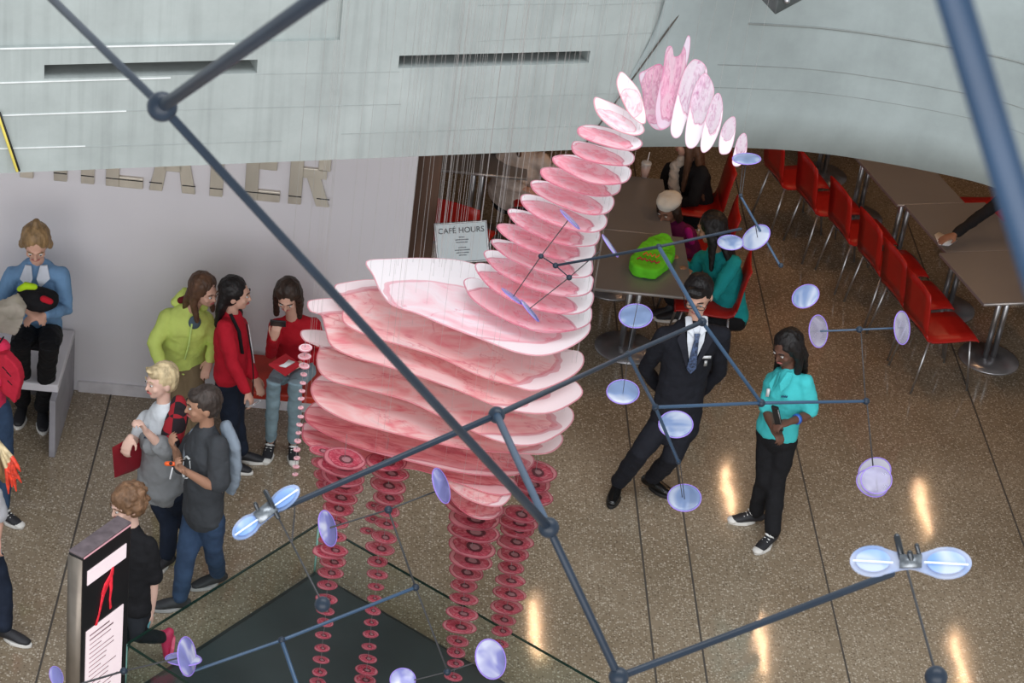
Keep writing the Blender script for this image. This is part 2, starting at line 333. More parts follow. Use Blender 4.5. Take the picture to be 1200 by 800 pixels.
    for q in (((100, 172), (330, 165)), ((148, 130), (470, 122)), ((300, 87), (468, 84)), ((545, 115), (760, 108)), ((400, 157), (690, 147)), ((560, 48), (775, 38)), ((690, 6), (798, 2)), ((560, 6), (690, 4)), ((455, 0), (452, 60))): strip(*q, gm, .004, .0015)
    return right
right = build_front()
# curved concrete mass on the right

base_px = [(680, 176), (720, 173.5), (760, 172), (835, 172), (910, 175), (955, 179), (1000, 185), (1075, 198), (1150, 215), (1200, 235), (1250, 262)]
base = [atz(*p, ZC) for p in base_px]
base[0] = A0 + U * uE; base[0].z = ZC
def curved():
    mb = MB(); n = 0
    pts = []
    for i in range(len(base) - 1):
        a = base[max(i - 1, 0)]; b = base[i]; c = base[i + 1]; d = base[min(i + 2, len(base) - 1)]
        for q in range(6):
            t = q / 6; pts.append(.5 * ((2 * b) + (c - a) * t + (2 * a - 5 * b + 4 * c - d) * t * t + (3 * b - a - 3 * c + d) * t ** 3))
    pts.append(base[-1]); pts += [base[-1] + V((.25 * k, -.38 * k, 0)) for k in range(1, 8)]
    zs = [ZC + (ZT + .6 - ZC) * k / 8 for k in range(9)]
    off = V((U.x * 0, 0, 0))
    for z in zs:
        t = z - ZC
        for i, p in enumerate(pts):
            w_ = max(0, 1 - i / 14.0)         # the joint with the flat front leans to the right going up
            q = A0 + U * right(z) if True else p
            shift = (A0 + U * right(z)) - (A0 + U * right(ZC))
            mb.v.append(V((p.x + shift.x * w_ * w_, p.y + shift.y * w_ * w_ - .10 * t * (1 - w_), z)))
    n = len(pts)
    for j in range(len(zs) - 1):
        for i in range(n - 1): mb.f.append((j * n + i, j * n + i + 1, (j + 1) * n + i + 1, (j + 1) * n + i))
    front = [V(v) for v in mb.v]
    k0 = len(mb.v); mb.v += [v + V((0, .3, 0)) for v in front]
    for j in range(len(zs) - 1):
        for i in range(n - 1): mb.f.append((k0 + j * n + i, k0 + (j + 1) * n + i, k0 + (j + 1) * n + i + 1, k0 + j * n + i + 1))
    for i in range(n - 1): mb.f.append((i, k0 + i, k0 + i + 1, i + 1))
    o = mb.build('wall_curved', M_CON2, kind='structure'); 
    # joints along level lines
    gm = mat('curved_joint', (.22, .24, .23), .8, bump=0)
    def level(z, i0, i1, r=.004):
        j = (z - zs[0]) / (zs[1] - zs[0]); j0 = int(j); f = j - j0
        pl = [front[j0 * n + i].lerp(front[(j0 + 1) * n + i], f) for i in range(i0, i1)]
        MB().tube(pl, r, n=6).build('trim_%d' % (60 + int(z * 100) % 40), gm, kind='structure')
    level(ZC + .82, 19, n - 4, .007); level(ZC + .55, 17, n - 6, .003); level(ZC + .40, 14, n - 6, .002); level(ZC + 1.25, 26, n - 4, .003)
    MB().tube([front[j * n] - V((.0, .015 + .07 * (zs[j] - ZC), 0)) for j in range(len(zs))], .005, n=6).build('trim_12', M_GROOVE, kind='structure')
    return pts
cpts = curved()
ce = MB(); poly = [A0 - U * 4.1 + V((0, 0, .0))] + [V(p) for p in cpts] + [V((12, 8.5, ZC)), V((12, 24, ZC)), V((-9, 24, ZC)), V((-9, 9, ZC))]
poly = [V((p.x, p.y + .02, ZC + .001)) for p in poly]
ce.prism(poly, V((0, 0, .15))); ce.build('ceiling', mat('white_soffit', (.36, .31, .27), .8, bump=0), kind='structure', smooth=False)

# warm strip lamps in the soffit, mirrored by the polished floor
M_LAMP = mat('warm_lamp', (1, .62, .28), .5, var=0, bump=0, emit=14)
M_HOUS = mat('lamp_housing', (.3, .3, .3), .4, .5, bump=0)
for i, (x, y) in enumerate(((3.605, 16.48), (5.42, 16.49), (1.764, 14.24), (3.65, 14.26), (5.344, 14.26))):
    t = thing('ceiling_lamp', (x, y, ZC), ['warm strip lamp in the soffit over the far chair row', 'warm strip lamp in the soffit over the far right tables', 'warm strip lamp in the soffit over the bag table', 'warm strip lamp in the soffit between the two table rows', 'warm strip lamp in the soffit over the nearest right table'][i], 'lamp', 'strip lamps in the café soffit')
    a = .25 * math.sin(i * 2.1)
    pl = [V((x + .04 * math.sin(k * 1.3 + i) + a * (k - 3) * .08, y + (k - 3) * .13, ZC - .03)) for k in range(7)]
    MB().tube(pl, .022, n=8).build('tube', M_LAMP, t); MB().tube([p + V((0, 0, .02)) for p in pl], .03, n=8).build('housing', M_HOUS, t)

# wall letters: THEATER, their feet 1.62 m up
M_LET = mat('brushed_letter_steel', (.66, .61, .52), .4, .7, var=.25, scale=3, bump=.03, stretch=(1, 1, .3))
ZL = 1.62; HL = .52
def letter(ch, x0, x1, lab):
    s = .085; y = 12.80; d = V((0, .03, 0))
    t = thing('sign_letter', ((x0 + x1) / 2, 12.83, ZL), lab, 'letter', 'metal letters on the white wall')
    mb = MB(); xm = (x0 + x1) / 2; zt = ZL + HL; w_ = x1 - x0
    def B(a, b, z0, z1): mb.bx(a, b, y, y + .03, z0, z1)
    def Q(pts): mb.prism([V((a, y, z)) for a, z in pts], d)
    if ch == 'T': B(xm - s / 2, xm + s / 2, ZL, zt); B(x0, x1, zt - .08, zt)
    if ch == 'H': B(x0, x0 + s, ZL, zt); B(x1 - s, x1, ZL, zt); B(x0 + s, x1 - s, ZL + .22, ZL + .30)
    if ch == 'E': B(x0, x0 + s, ZL, zt); B(x0 + s, x1, ZL, ZL + .075); B(x0 + s, x1 - .03, ZL + .23, ZL + .3); B(x0 + s, x1, zt - .075, zt)
    if ch == 'A':
        Q([(x0, ZL), (x0 + s, ZL), (xm + .01, zt), (xm - .05, zt)]); Q([(x1 - s, ZL), (x1, ZL), (xm + .05, zt), (xm - .01, zt)]); B(x0 + .09, x1 - .09, ZL + .15, ZL + .21)
    if ch == 'R':
        B(x0, x0 + s, ZL, zt); B(x0 + s, x1 - .03, zt - .075, zt); B(x1 - .09, x1 - .01, ZL + .26, zt - .03); B(x0 + s, x1 - .03, ZL + .2, ZL + .27); Q([(x1 - s, ZL), (x1, ZL), (xm + .06, ZL + .22), (xm - .03, ZL + .22)])
    mb.build('letter_face', M_LET, t, bev=.003)
    sm = MB()
    for a, b in ((x0, x0 + s), (x1 - s, x1)) if ch in 'HAR' else (((xm - s / 2, xm + s / 2),) if ch == 'T' else ((x0, x1),)): sm.bx(a, b, y - .002, y, ZL + .055, ZL + .062)
    sm.build('letter_seam', BLACK, t)
LX = [('T', -2.29, -2.03), ('H', -1.985, -1.725), ('E', -1.65, -1.41), ('A', -1.37, -1.07), ('T', -1.09 + .0, -.80), ('E', -.75, -.52), ('R', -.465, -.195)]
nm = ['leftmost metal letter T on the white wall', 'metal letter H on the white wall', 'first metal letter E, between the H and the A', 'metal letter A on the white wall', 'second metal letter T, crossed by the dark rod', 'second metal letter E, beside the R', 'metal letter R at the right end of the wall sign']
LX[4] = ('T', -1.03, -.84)
for (c, a, b), l in zip(LX, nm): letter(c, a, b, l)

# bench under the left woman and the low bench behind the girls
t = thing('bench', (-2.35, 12.45, 0), 'grey end-panelled bench against the white wall at the left edge', 'bench')
MB().bx(-3.6, -1.83, 12.1, 12.8, .44, .5).build('seat', M_WALL, t, bev=.01); MB().bx(-1.87, -1.83, 12.0, 12.8, 0, .44).build('end_panel', mat('grey_panel', (.33, .32, .35), .5, bump=0), t, bev=.004)
MB().bx(-3.6, -1.88, 12.72, 12.78, 0, .44).build('back_panel', mat('dark_panel', (.12, .11, .11), .7, bump=0), t, bev=.004)
t = thing('bench', (-.37, 12.5, 0), 'low red-orange bench under the seated girl, against the white wall', 'bench')
MB().bx(-.80, .05, 12.30, 12.78, .40, .46).build('seat', mat('red_orange_vinyl', (.50, .03, .012), .45, bump=0), t, bev=.015)
for lx in (-.74, -.02):
    for ly in (12.36, 12.72): MB().tube([(lx, ly, 0), (lx, ly, .41)], .012, n=8, cap=False).build('leg', STEEL, t)

# dark platform with glass barrier
PA = V((-.06, 10.97, 0)); E1 = V((-.611, -.7915, 0)); E2 = V((.79, -.613, 0)); L1 = 1.6; L2 = 3.3
t = thing('display_platform', PA + E1 * .8 + E2 * 1.65, 'low black display platform under the hanging giraffe', 'platform')
MB().prism([PA + V((0, 0, 0)), PA + E1 * L1, PA + E1 * L1 + E2 * L2, PA + E2 * L2], V((0, 0, .04))).build('base', mat('platform_edge', (.022, .03, .028), .3, bump=0), t, bev=.004)
i_ = .05
MB().prism([PA + E1 * i_ + E2 * i_ + V((0, 0, .04)), PA + E1 * (L1 - i_) + E2 * i_ + V((0, 0, .04)), PA + E1 * (L1 - i_) + E2 * (L2 - i_) + V((0, 0, .04)), PA + E1 * i_ + E2 * (L2 - i_) + V((0, 0, .04))], V((0, 0, .03))).build('top', mat('platform_top', (.030, .042, .042), .35, var=.2, scale=2, bump=.02), t, bev=.003)
def glassmat():
    m, nt, b, out = nodes('barrier_glass'); L = nt.links.new
    tr = nt.nodes.new('ShaderNodeBsdfTransparent'); tr.inputs[0].default_value = (.95, .985, .965, 1)
    gl = nt.nodes.new('ShaderNodeBsdfGlossy'); gl.inputs['Roughness'].default_value = .02
    ms = nt.nodes.new('ShaderNodeMixShader'); ms.inputs[0].default_value = .07; L(tr.outputs[0], ms.inputs[1]); L(gl.outputs[0], ms.inputs[2]); L(ms.outputs[0], out.inputs[0]); return m
M_GLASS = glassmat(); M_EDGE = mat('dark_green_glass_edge', (.01, .03, .022), .2, bump=0)
gb = thing('glass_barrier', PA + E1 * .8 + E2 * 1.65, 'low clear glass barrier with dark edge around the black platform', 'barrier')
def pane(a, b, h=.38):
    d = (b - a).normalized(); nn = V((-d.y, d.x, 0)) * .006; a = a + d * .01; b = b - d * .01
    g = MB().prism([a - nn, b - nn, b + nn, a + nn], V((0, 0, h))).build('glass_pane', M_GLASS, gb, smooth=False)
    MB().prism([a - nn * 1.1 + V((0, 0, h)), b - nn * 1.1 + V((0, 0, h)), b + nn * 1.1 + V((0, 0, h)), a + nn * 1.1 + V((0, 0, h))], V((0, 0, .007))).build('edge_strip', M_EDGE, g, smooth=False)
o_ = (E1 + E2) * -.02
c0 = PA + o_; c1 = PA + E1 * (L1 + .02) - E2 * .02; c2 = c1 + E2 * (L2 + .04); c3 = PA + E2 * (L2 + .02) - E1 * .02
pane(c0, c1); pane(c0, c3); pane(c1, c2); pane(c3, c2)
for c in (c0, c1): MB().tube([c, c + V((0, 0, .38))], .007, n=8, cap=False).build('corner_seal', mat('pale_glass_edge', (.25, .5, .45), .2, bump=0), gb)

# information kiosk
KH = 1.6; KA = atz(97, 653, KH); KB = atz(154, 612, KH); kd = (KB - KA); kd.z = 0; kw = kd.length; kd.normalize(); kn = V((kd.y, -kd.x, 0))      # face normal toward viewer
t = thing('information_kiosk', V(((KA.x + KB.x) / 2, (KA.y + KB.y) / 2, 0)) - kn * .05, 'tall black information kiosk with pink panel beside the glass barrier', 'kiosk')
mb = MB(); g = [V((KA.x, KA.y, 0)), V((KB.x, KB.y, 0)), V((KB.x, KB.y, 0)) - kn * .09, V((KA.x, KA.y, 0)) - kn * .09]
mb.prism(g, V((0, 0, KH - .01))).build('body', mat('kiosk_black', (.012, .011, .012), .3, bump=0), t, bev=.005)
MB().prism([p + V((0, 0, KH - .008)) for p in g], V((0, 0, .012))).build('top_cap', mat('kiosk_top', (.14, .11, .12), .4, var=.3, scale=20, bump=0), t, bev=.002)
MB().prism([g[0] + V((0, 0, .02)), g[3] + V((0, 0, .02)), g[3] - kd * .006 + V((0, 0, .02)), g[0] - kd * .006 + V((0, 0, .02))], V((0, 0, KH - .04))).build('side_trim', mat('kiosk_side_metal', (.20, .17, .14), .35, .6, bump=0), t)
def KP(a, z, d=.004): return V((KA.x, KA.y, 0)) + kd * (a * kw) + kn * d + V((0, 0, z))
def kpanel(a0, a1, z0, z1, name, m, d=.004): MB().prism([KP(a0, z0, 0), KP(a1, z0, 0), KP(a1, z1, 0), KP(a0, z1, 0)], kn * d).build(name, m, t, smooth=False)
kpanel(.02, .98, KH - .016, KH - .008, 'edge_light', mat('pink_edge', (.9, .45, .5), .4, bump=0), .003)
PK = mat('pale_pink_panel', (.92, .77, .80), .4, var=.02, bump=0, emit=.25)
kpanel(.10, .90, KH - .20, KH - .11, 'title_bar', PK)
kpanel(.10, .88, KH - 1.10, KH - .50, 'text_panel', PK)
RG = mat('printed_red', (.75, .02, .04), .5, var=.3, scale=40, bump=0, emit=.15)
mb = MB(); 
for pl, r in (([(.62, .20), (.60, .24), (.50, .28), (.43, .33)], [.010, .018, .024, .020]), ([(.45, .31), (.40, .38), (.36, .44), (.30, .50)], [.018, .011, .008, .012]), ([(.58, .25), (.60, .33), (.58, .40), (.60, .46)], [.017, .012, .008, .010])):
    mb.tube([KP(a, KH - z, .004) for a, z in pl], [(q, .003) for q in r], side=kd, n=8)
mb.build('printed_figure', RG, t)
random.seed(3); PG = mat('printed_grey', (.3, .2, .22), .6, bump=0)
for i in range(15):
    z = KH - .545 - i * .030; l = random.uniform(.35, .62) if i not in (3, 8, 12) else .25; h_ = .009 if i < 2 else .005
    MB().prism([KP(.17, z, .004), KP(.17 + l, z, .004), KP(.17 + l, z + h_, .004), KP(.17, z + h_, .004)], kn * .001).build('printed_line', PG, t)

# ================================================================== café furniture
def xf(c, fx, fy=None):
    fx = V((math.cos(fx), math.sin(fx), 0)); fy = V((-fx.y, fx.x, 0)); c = V(c)
    return lambda a, b, z: c + fx * a + fy * b + V((0, 0, z))
def shell(mb, Q, prof, hw, th=.012):
    n = len(prof); b0 = len(mb.v); K = 5
    for s_ in (0, 1):
        for i, (x, z) in enumerate(prof):
            t0 = prof[max(0, i - 1)]; t1 = prof[min(n - 1, i + 1)]; dx, dz = t1[0] - t0[0], t1[1] - t0[1]; l = math.hypot(dx, dz)
            nx, nz = -dz / l, dx / l
            for k in range(K):
                y = -hw + 2 * hw * k / (K - 1); c = .012 * (abs(y) / hw) ** 2
                mb.v.append(Q(x + nx * (c - s_ * th), y, z + nz * (c - s_ * th)))
    def I(s_, i, k): return b0 + s_ * n * K + i * K + k
    for i in range(n - 1):
        for k in range(K - 1):
            mb.f.append((I(0, i, k), I(0, i, k + 1), I(0, i + 1, k + 1), I(0, i + 1, k))); mb.f.append((I(1, i, k), I(1, i + 1, k), I(1, i + 1, k + 1), I(1, i, k + 1)))
        for k in (0, K - 1): mb.f.append((I(0, i, k), I(0, i + 1, k), I(1, i + 1, k), I(1, i, k)))
    for i in (0, n - 1):
        for k in range(K - 1): mb.f.append((I(0, i, k), I(1, i, k), I(1, i, k + 1), I(0, i, k + 1)))
def chair(c, ang, lab, group='red café chairs'):
    t = thing('cafe_chair', c, lab, 'chair', group); Q = xf(c, ang)
    mb = MB(); shell(mb, Q, [(.23, .435), (.215, .452), (.15, .458), (.05, .452), (-.08, .448), (-.16, .452), (-.2, .47), (-.215, .52)], .205); mb.build('seat', RED, t)
    mb = MB(); shell(mb, Q, [(-.215, .51), (-.225, .58), (-.235, .68), (-.25, .78), (-.268, .86)], .205); mb.build('backrest', RED, t)
    for sx in (-1, 1):
        for sy in (-1, 1): MB().tube([Q(sx * .17, sy * .17, .44), Q(sx * .235, sy * .20, .0)], .009, n=8, cap=False).build('leg', STEEL, t)
    MB().tube([Q(-.17, -.17, .43), Q(-.17, .17, .43), Q(.17, .17, .43), Q(.17, -.17, .43), Q(-.17, -.17, .43)], .008, n=6).build('seat_frame', STEEL, t)
    return t
M_TOP = mat('grey_laminate', (.20, .195, .20), .3, var=.04, scale=3, bump=0)
def table(c, ang, lx, ly, lab, group=None):
    t = thing('cafe_table', c, lab, 'table', group); Q = xf(c, ang)
    MB().prism([Q(-lx, -ly, .725), Q(lx, -ly, .725), Q(lx, ly, .725), Q(-lx, ly, .725)], V((0, 0, .025))).build('tabletop', M_TOP, t, bev=.003)
    MB().prism([Q(-lx, -ly, .728), Q(lx, -ly, .728), Q(lx, -ly - .003, .728), Q(-lx, -ly - .003, .728)], V((0, 0, .02))).build('edge_band', mat('table_edge', (.45, .43, .42), .35, .6, bump=0), t)
    for s_ in (-1, 1): MB().tube([Q(s_ * .035, 0, .02), Q(s_ * .035, 0, .725)], .022, n=10, cap=False).build('column', STEEL, t)
    mb = MB(); mb.tube([Q(0, 0, .004), Q(0, 0, .016), Q(0, 0, .028)], [.235, .235, .05], n=32, cap=False); mb.build('base', mat('base_steel', (.42, .42, .44), .3, .8, bump=0), t)
    return t
AT = math.radians(15); ex = V((math.cos(AT), math.sin(AT), 0)); ey = V((-ex.y, ex.x, 0))
c0t = V((4.64, 13.94, 0)) + ex * .42 + ey * .385
tl = ['nearest grey table of the right-hand row', 'second grey table of the right-hand row, where the black sleeve rests', 'third grey table of the right-hand row', 'fourth grey table of the right-hand row, at the concrete edge', 'farthest grey table of the right-hand row, mostly under the soffit']
for k in range(5): table(c0t + ey * .772 * k, AT, .42 if k == 0 else .29 if k > 1 else .36, .384, tl[k], 'grey café tables in the right-hand row') if k < 2 else table(c0t + ey * .772 * k - ex * .12, AT, .30, .384, tl[k], 'grey café tables in the right-hand row')
cl = ['nearest red chair on the left of the right-hand table row', 'second red chair on the left of the right-hand table row', 'third red chair on the left of the right-hand table row', 'fourth red chair on the left of the right-hand table row', 'fifth red chair on the left of the right-hand table row', 'farthest visible red chair, cut by the concrete edge']
cp = V((4.40, 14.06, 0)); offs = [(0, 0), (-.10, .456), (-.21, .93), (-.375, 1.42), (-.58, 1.88), (-.80, 2.30)]
for l, (dx, dy) in zip(cl, offs): chair(cp + V((dx, dy, 0)), AT, l)
for k, l in ((.25, 'red chair right of the nearest table, at the frame edge'), (2.05, 'red chair opposite the row, behind the black sleeve')): chair(c0t + ey * .772 * k + ex * (.78 if k < 1 else .68), AT + math.pi, l)
# left table row
tb = table((2.085, 14.07, 0), 0, .36, .455, 'grey café table under the green bag', 'grey tables of the left row'); table((2.02, 15.0, 0), 0, .34, .465, 'grey café table carrying the cup of iced tea', 'grey tables of the left row')
table((.92, 15.65, 0), 0, .36, .40, 'grey café table behind the threads beside the brown panel', 'grey tables of the left row')
chair((2.63, 14.12, 0), math.pi - .12, 'red chair under the woman in the turquoise top'); chair((2.62, 14.92, 0), math.pi - .05, 'red chair under the child in the white beret'); chair((2.66, 15.68, 0), math.pi, 'red chair under the long-haired person in the black coat')
chair((1.40, 14.15, 0), 0.1, 'red chair left of the green bag table, mostly behind the giraffe neck'); chair((1.45, 15.55, 0), 3.1, 'red chair under the person in the beige fur jacket'); chair((.80, 14.75, 0), 1.2, 'empty red chair beside the brown wall panel'); chair((.36, 15.7, 0), .1, 'far red chair behind the threads above the hours sign')

t = thing('wood_post', (.55, 13.35, 0), 'dark brown wood panelled post at the café opening', 'post'); 
MB().bx(.36, .52, 13.1, 13.35, 0, ZC - .02).build('post_panel', mat('brown_wood', (.10, .05, .03), .5, var=.3, scale=4, bump=.1, stretch=(6, 6, .5)), t, bev=.004)

# café hours sign stand
SA = atY(513, 309, 12.75); SB = atY(573, 305, 12.75); ST = atY(518, 262, 12.85); r_ = (SB - SA).normalized(); u_ = (ST - SA); u_ = (u_ - r_ * u_.dot(r_)); hh = u_.length; u_.normalize(); ww = (SB - SA).length; nn_ = r_.cross(u_)
t = thing('sign_stand', (SA.x + ww / 2, 12.85, 0), 'white café hours sign on a stand at the café opening', 'sign')
MB().prism([SA, SB, SB + u_ * hh, SA + u_ * hh], -nn_ * .02).build('sign_panel', mat('sign_white', (.62, .70, .72), .35, var=.02, bump=0), t, bev=.002)
mb = MB(); cS = (SA + SB) / 2
for a, b in ((SA, SB), (SA + u_ * hh, SB + u_ * hh), (SA, SA + u_ * hh), (SB, SB + u_ * hh)): mb.tube([a, b], .007, n=6)
mb.build('frame', STEEL, t); MB().tube([V((cS.x, cS.y + .04, .02)), cS - nn_ * .02], .018, n=8).build('post', STEEL, t); MB().tube([V((cS.x, cS.y + .04, .002)), V((cS.x, cS.y + .04, .018))], .16, n=24, cap=False).build('base', STEEL, t)
DG = mat('sign_ink', (.05, .055, .06), .6, bump=0)
text('heading', 'CAFÉ HOURS', .052, cS + u_ * (hh * .80) + nn_ * .003, r_, u_, DG, t, .001)
for i, wd in enumerate((.04, .09, .075, 0, .05, .10, .085, .05)):
    if wd:
        p = cS + u_ * (hh * (.62 - i * .065)) + nn_ * .002; MB().prism([p - r_ * wd / 2, p + r_ * wd / 2, p + r_ * wd / 2 + u_ * .006, p - r_ * wd / 2 + u_ * .006], nn_ * .001).build('printed_line', mat('sign_grey_ink', (.25, .28, .3), .6, bump=0), t)

# yellow edge cable and ceiling fixture at the frame's top
p0, p1 = onpl(-3, 132, A0 - NB * .03, NB), onpl(20, 200, A0 - NB * .03, NB)
t = thing('cable', p1, 'thin yellow and black cable hanging at the left edge of the concrete', 'cable')
MB().tube([p0, p1], .008, n=6).build('yellow_core', mat('yellow_cable', (.75, .62, .12), .5, bump=0), t); MB().tube([p0 + U * .012, p1 + U * .012], .006, n=6).build('black_core', BLACK, t)
fx = atY(908, -2, 11.1)
t = thing('spotlight_box', fx, 'dark grey fixture box cut by the top edge of the frame', 'fixture')
MB().prism([fx + V((-.22, .0, .11)), fx + V((-.0, -.10, -.055)), fx + V((.22, .0, .06)), fx + V((.16, .3, .16)), fx + V((-.14, .3, .16))], V((0, 0, .16))).build('housing', mat('fixture_grey', (.09, .1, .1), .4, .6, var=.3, bump=0), t, bev=.004)
MB().sph(fx + V((.05, -.09, .03)), .018).build('screw', STEEL, t)
MB().tube([fx + V((0, .1, .2)), fx + V((0, .5, .6))], .02, n=8).build('bracket', STEEL, t)
# ================================================================== people
M_SOLE = mat('sole_white', (.72, .70, .66), .6, bump=0); M_SHOEBLK = mat('black_canvas', (.018, .018, .022), .6, bump=.2); M_LACE = mat('white_laces', (.8, .8, .78), .7, bump=0)
def hand(mb, wr, d, n, th, s=1.0, curl=.6):
    """palm from the wrist along d, palm facing n, thumb on side th (+1/-1 of d x n)"""
    d = V(d).normalized(); n = V(n); n = (n - d * n.dot(d)).normalized(); x = d.cross(n) * th
    pl = .088 * s; mb.tube([wr, wr + d * pl * .5, wr + d * pl], [(.026 * s, .017 * s), (.038 * s, .016 * s), (.037 * s, .013 * s)], side=x)
    for k, (off, ln, r) in enumerate(((.029, .074, .0085), (.010, .083, .009), (-.009, .077, .0085), (-.028, .060, .0075))):
        p = wr + d * (pl - .008) + x * off * s; a = 0; pts = [p]; q = d
        for seg, f in enumerate((.46, .30, .24)):
            a += curl * (.55, .9, .7)[seg]; q = (d * math.cos(a) + n * math.sin(a) + x * off * 1.2).normalized(); p = p + q * ln * s * f; pts.append(p)
        mb.tube(pts, [r * s, r * s * .95, r * s * .88, r * s * .72], n=8)
    b = wr + d * pl * .22 + x * .026 * s; t1 = b + (d * .55 + x * .62 + n * .35).normalized() * .036 * s; t2 = t1 + (d * .8 + x * .1 + n * .55 * curl).normalized() * .032 * s
    mb.tube([b, t1, t2], [.013 * s, .0105 * s, .008 * s], n=8)
def shoe(par, ank, yaw, s, m=None, sole=None, laces=False, pitch=0, label=None):
    m = m or M_SHOEBLK; sole = sole or M_SOLE
    f = V((math.sin(yaw) * math.cos(pitch), -math.cos(yaw) * math.cos(pitch), -math.sin(pitch))); u = V((math.sin(yaw) * math.sin(pitch), -math.cos(yaw) * math.sin(pitch), math.cos(pitch))); x = f.cross(u)
    g = ank - u * (ank.z if pitch == 0 else .085 * s)
    def Q(a, b, c): return g + f * a * s + x * b * s + u * c * s
    mb = MB()
    mb.tube([Q(-.045, 0, .05), Q(0, 0, .055), Q(.06, 0, .052), Q(.115, 0, .042), Q(.165, 0, .034)], [(.032 * s, .036 * s), (.036 * s, .042 * s), (.040 * s, .036 * s), (.044 * s, .026 * s), (.034 * s, .020 * s)], side=x)
    mb.tube([Q(-.005, 0, .05), Q(-.01, 0, .10)], [.036 * s, .040 * s])
    sh = mb.build('shoe', m, par, remesh=.009, label=label)
    pts = []
    for k in range(24):
        a = 2 * math.pi * k / 24; c = math.cos(a); ln = .13 if c > 0 else .075; wd = (.046 if c > -.2 else .040); pts.append(Q(.065 + c * ln, math.sin(a) * wd * (1 - .15 * max(0, -c)), .002))
    MB().prism(pts, u * .024 * s).build('sole', sole, sh, bev=.004 * s)
    if laces:
        c = MB(); c.ell(Q(.162, 0, .028), f * .040 * s, x * .040 * s, u * .024 * s); c.build('toe_cap', sole, sh)
        l = MB()
        for k in range(4): l.tube([Q(.045 + k * .022, -.020, .090 - k * .010), Q(.045 + k * .022, .020, .090 - k * .010)], .0045 * s, n=6)
        for e in (-1, 1): l.tube([Q(.04, 0, .096), Q(.055, e * .022, .104), Q(.04, e * .036, .09), Q(.03, e * .012, .094)], .0045 * s, n=6)
        l.build('laces', M_LACE, sh)
    return sh
def P(sp, Y0):
    if isinstance(sp, V): return sp
    if sp[0] == 'f': return atz(sp[1], sp[2], .085)
    if sp[0] == 'z': return atz(sp[1], sp[2], sp[3])
    return atY(sp[0], sp[1], Y0 + (sp[2] if len(sp) > 2 else 0))
def person(label, Y0, J, s, yaw, pitch, skin, hair, top, legs, roll=0, group=None, sleeve='long', shirt_r=1.0, pants=True, shoe_kw={}, toes=(0, 0), hands=None, topname='shirt', legname='trousers', headscale=1.0, hem=.0, chest=1.0, bare_legs=False, eyes_open=True, cat='person'):
    j = {k: P(v, Y0) for k, v in J.items()}
    base = V((j['pv'].x, j['pv'].y, 0))
    if 'al' in j: base = V(((j['al'].x + j['ar'].x) / 2, (j['al'].y + j['ar'].y) / 2, 0))
    t = thing('person', base, label, cat, group); S = SK[skin]
    y = math.radians(yaw); p = math.radians(pitch)
    hf = V((math.sin(y) * math.cos(p), -math.cos(y) * math.cos(p), -math.sin(p))); hu = V((math.sin(y) * math.sin(p), -math.cos(y) * math.sin(p), math.cos(p)))
    if roll: hu = (Matrix.Rotation(math.radians(roll), 3, hf) @ hu)
    hx = hf.cross(hu).normalized()          # to the figure's right... image side
    h = j['head']; k = s * headscale * 1.07
    def H(a, b, c): return h + hx * a * k + hf * b * k + hu * c * k
    # ---- body: one continuous surface
    mb = MB()
    mb.ell(H(0, -.012, .022), hx * .074 * k, hf * .092 * k, hu * .096 * k)
    mb.ell(H(0, .022, -.030), hx * .058 * k, hf * .062 * k, hu * .072 * k)
    mb.ell(H(0, .045, -.080), hx * .028 * k, hf * .030 * k, hu * .022 * k)
    mb.tube([H(0, .080, .020), H(0, .090, -.008), H(0, .096, -.022)], [.008 * k, .009 * k, .0125 * k], n=8)
    mb.tube([H(-.032, .078, .030), H(0, .083, .034), H(.032, .076, .030)], .008 * k, n=8)
    for e in (-1, 1): mb.ell(H(e * .074, -.010, -.008), hx * .010 * k, hf * .019 * k, hu * .030 * k); mb.ell(H(e * .036, .056, -.022), hx * .022 * k, hf * .020 * k, hu * .022 * k)
    nk, pv = j['nk'], j['pv']; up = (nk - pv).normalized(); sl, sr = j['sl'], j['sr']; sd = (sr - sl); shw = sd.length / 2; sd.normalize(); fw = up.cross(sd); fw = -fw if fw.dot(hf) < 0 else fw
    fw.normalize()
    mb.tube([nk - up * .05 * s, nk + (H(0, -.02, -.05) - nk) * .5, H(0, -.015, -.045)], [.055 * s, .046 * s, .050 * s])
    hw = max(.13, min(.17, shw * .85)) * s if shw > 0 else .14
    def trunk(mb, g, lo=-.02, hi=1):
        a = pv + up * lo; b = nk
        cs = [a, pv.lerp(nk, .22), pv.lerp(nk, .5), pv.lerp(nk, .76), pv.lerp(nk, .92)]
        mb.tube(cs, [(.150 * s * g, .105 * s * g), (.140 * s * g, .098 * s * g), (.140 * s * chest * g, .102 * s * chest * g), (.155 * s * chest * g, .105 * s * chest * g), (.115 * s * g, .075 * s * g)], side=sd, n=20)
        mb.tube([sl, sl.lerp(sr, .5) + up * .025 * s, sr], [.050 * s * g, .062 * s * g, .050 * s * g])
    trunk(mb, .86)
    for q in ('l', 'r'):
        mb.tube([j['s' + q], j['s' + q].lerp(j['e' + q], .5), j['e' + q], j['e' + q].lerp(j['w' + q], .35), j['w' + q]], [.042 * s, .040 * s, .034 * s, .036 * s, .024 * s])
    hands = hands or {}
    for q, e in (('l', 1), ('r', -1)):
        hp = hands.get(q, {}); d = (j['w' + q] - j['e' + q]).normalized()
        if 'd' in hp: d = (d * .4 + V(hp['d'])).normalized()
        hand(mb, j['w' + q], d, hp.get('n', V((0, 0, -1)) if abs(d.z) < .8 else fw * -1), hp.get('t', e), s * 1.02, hp.get('curl', .55))
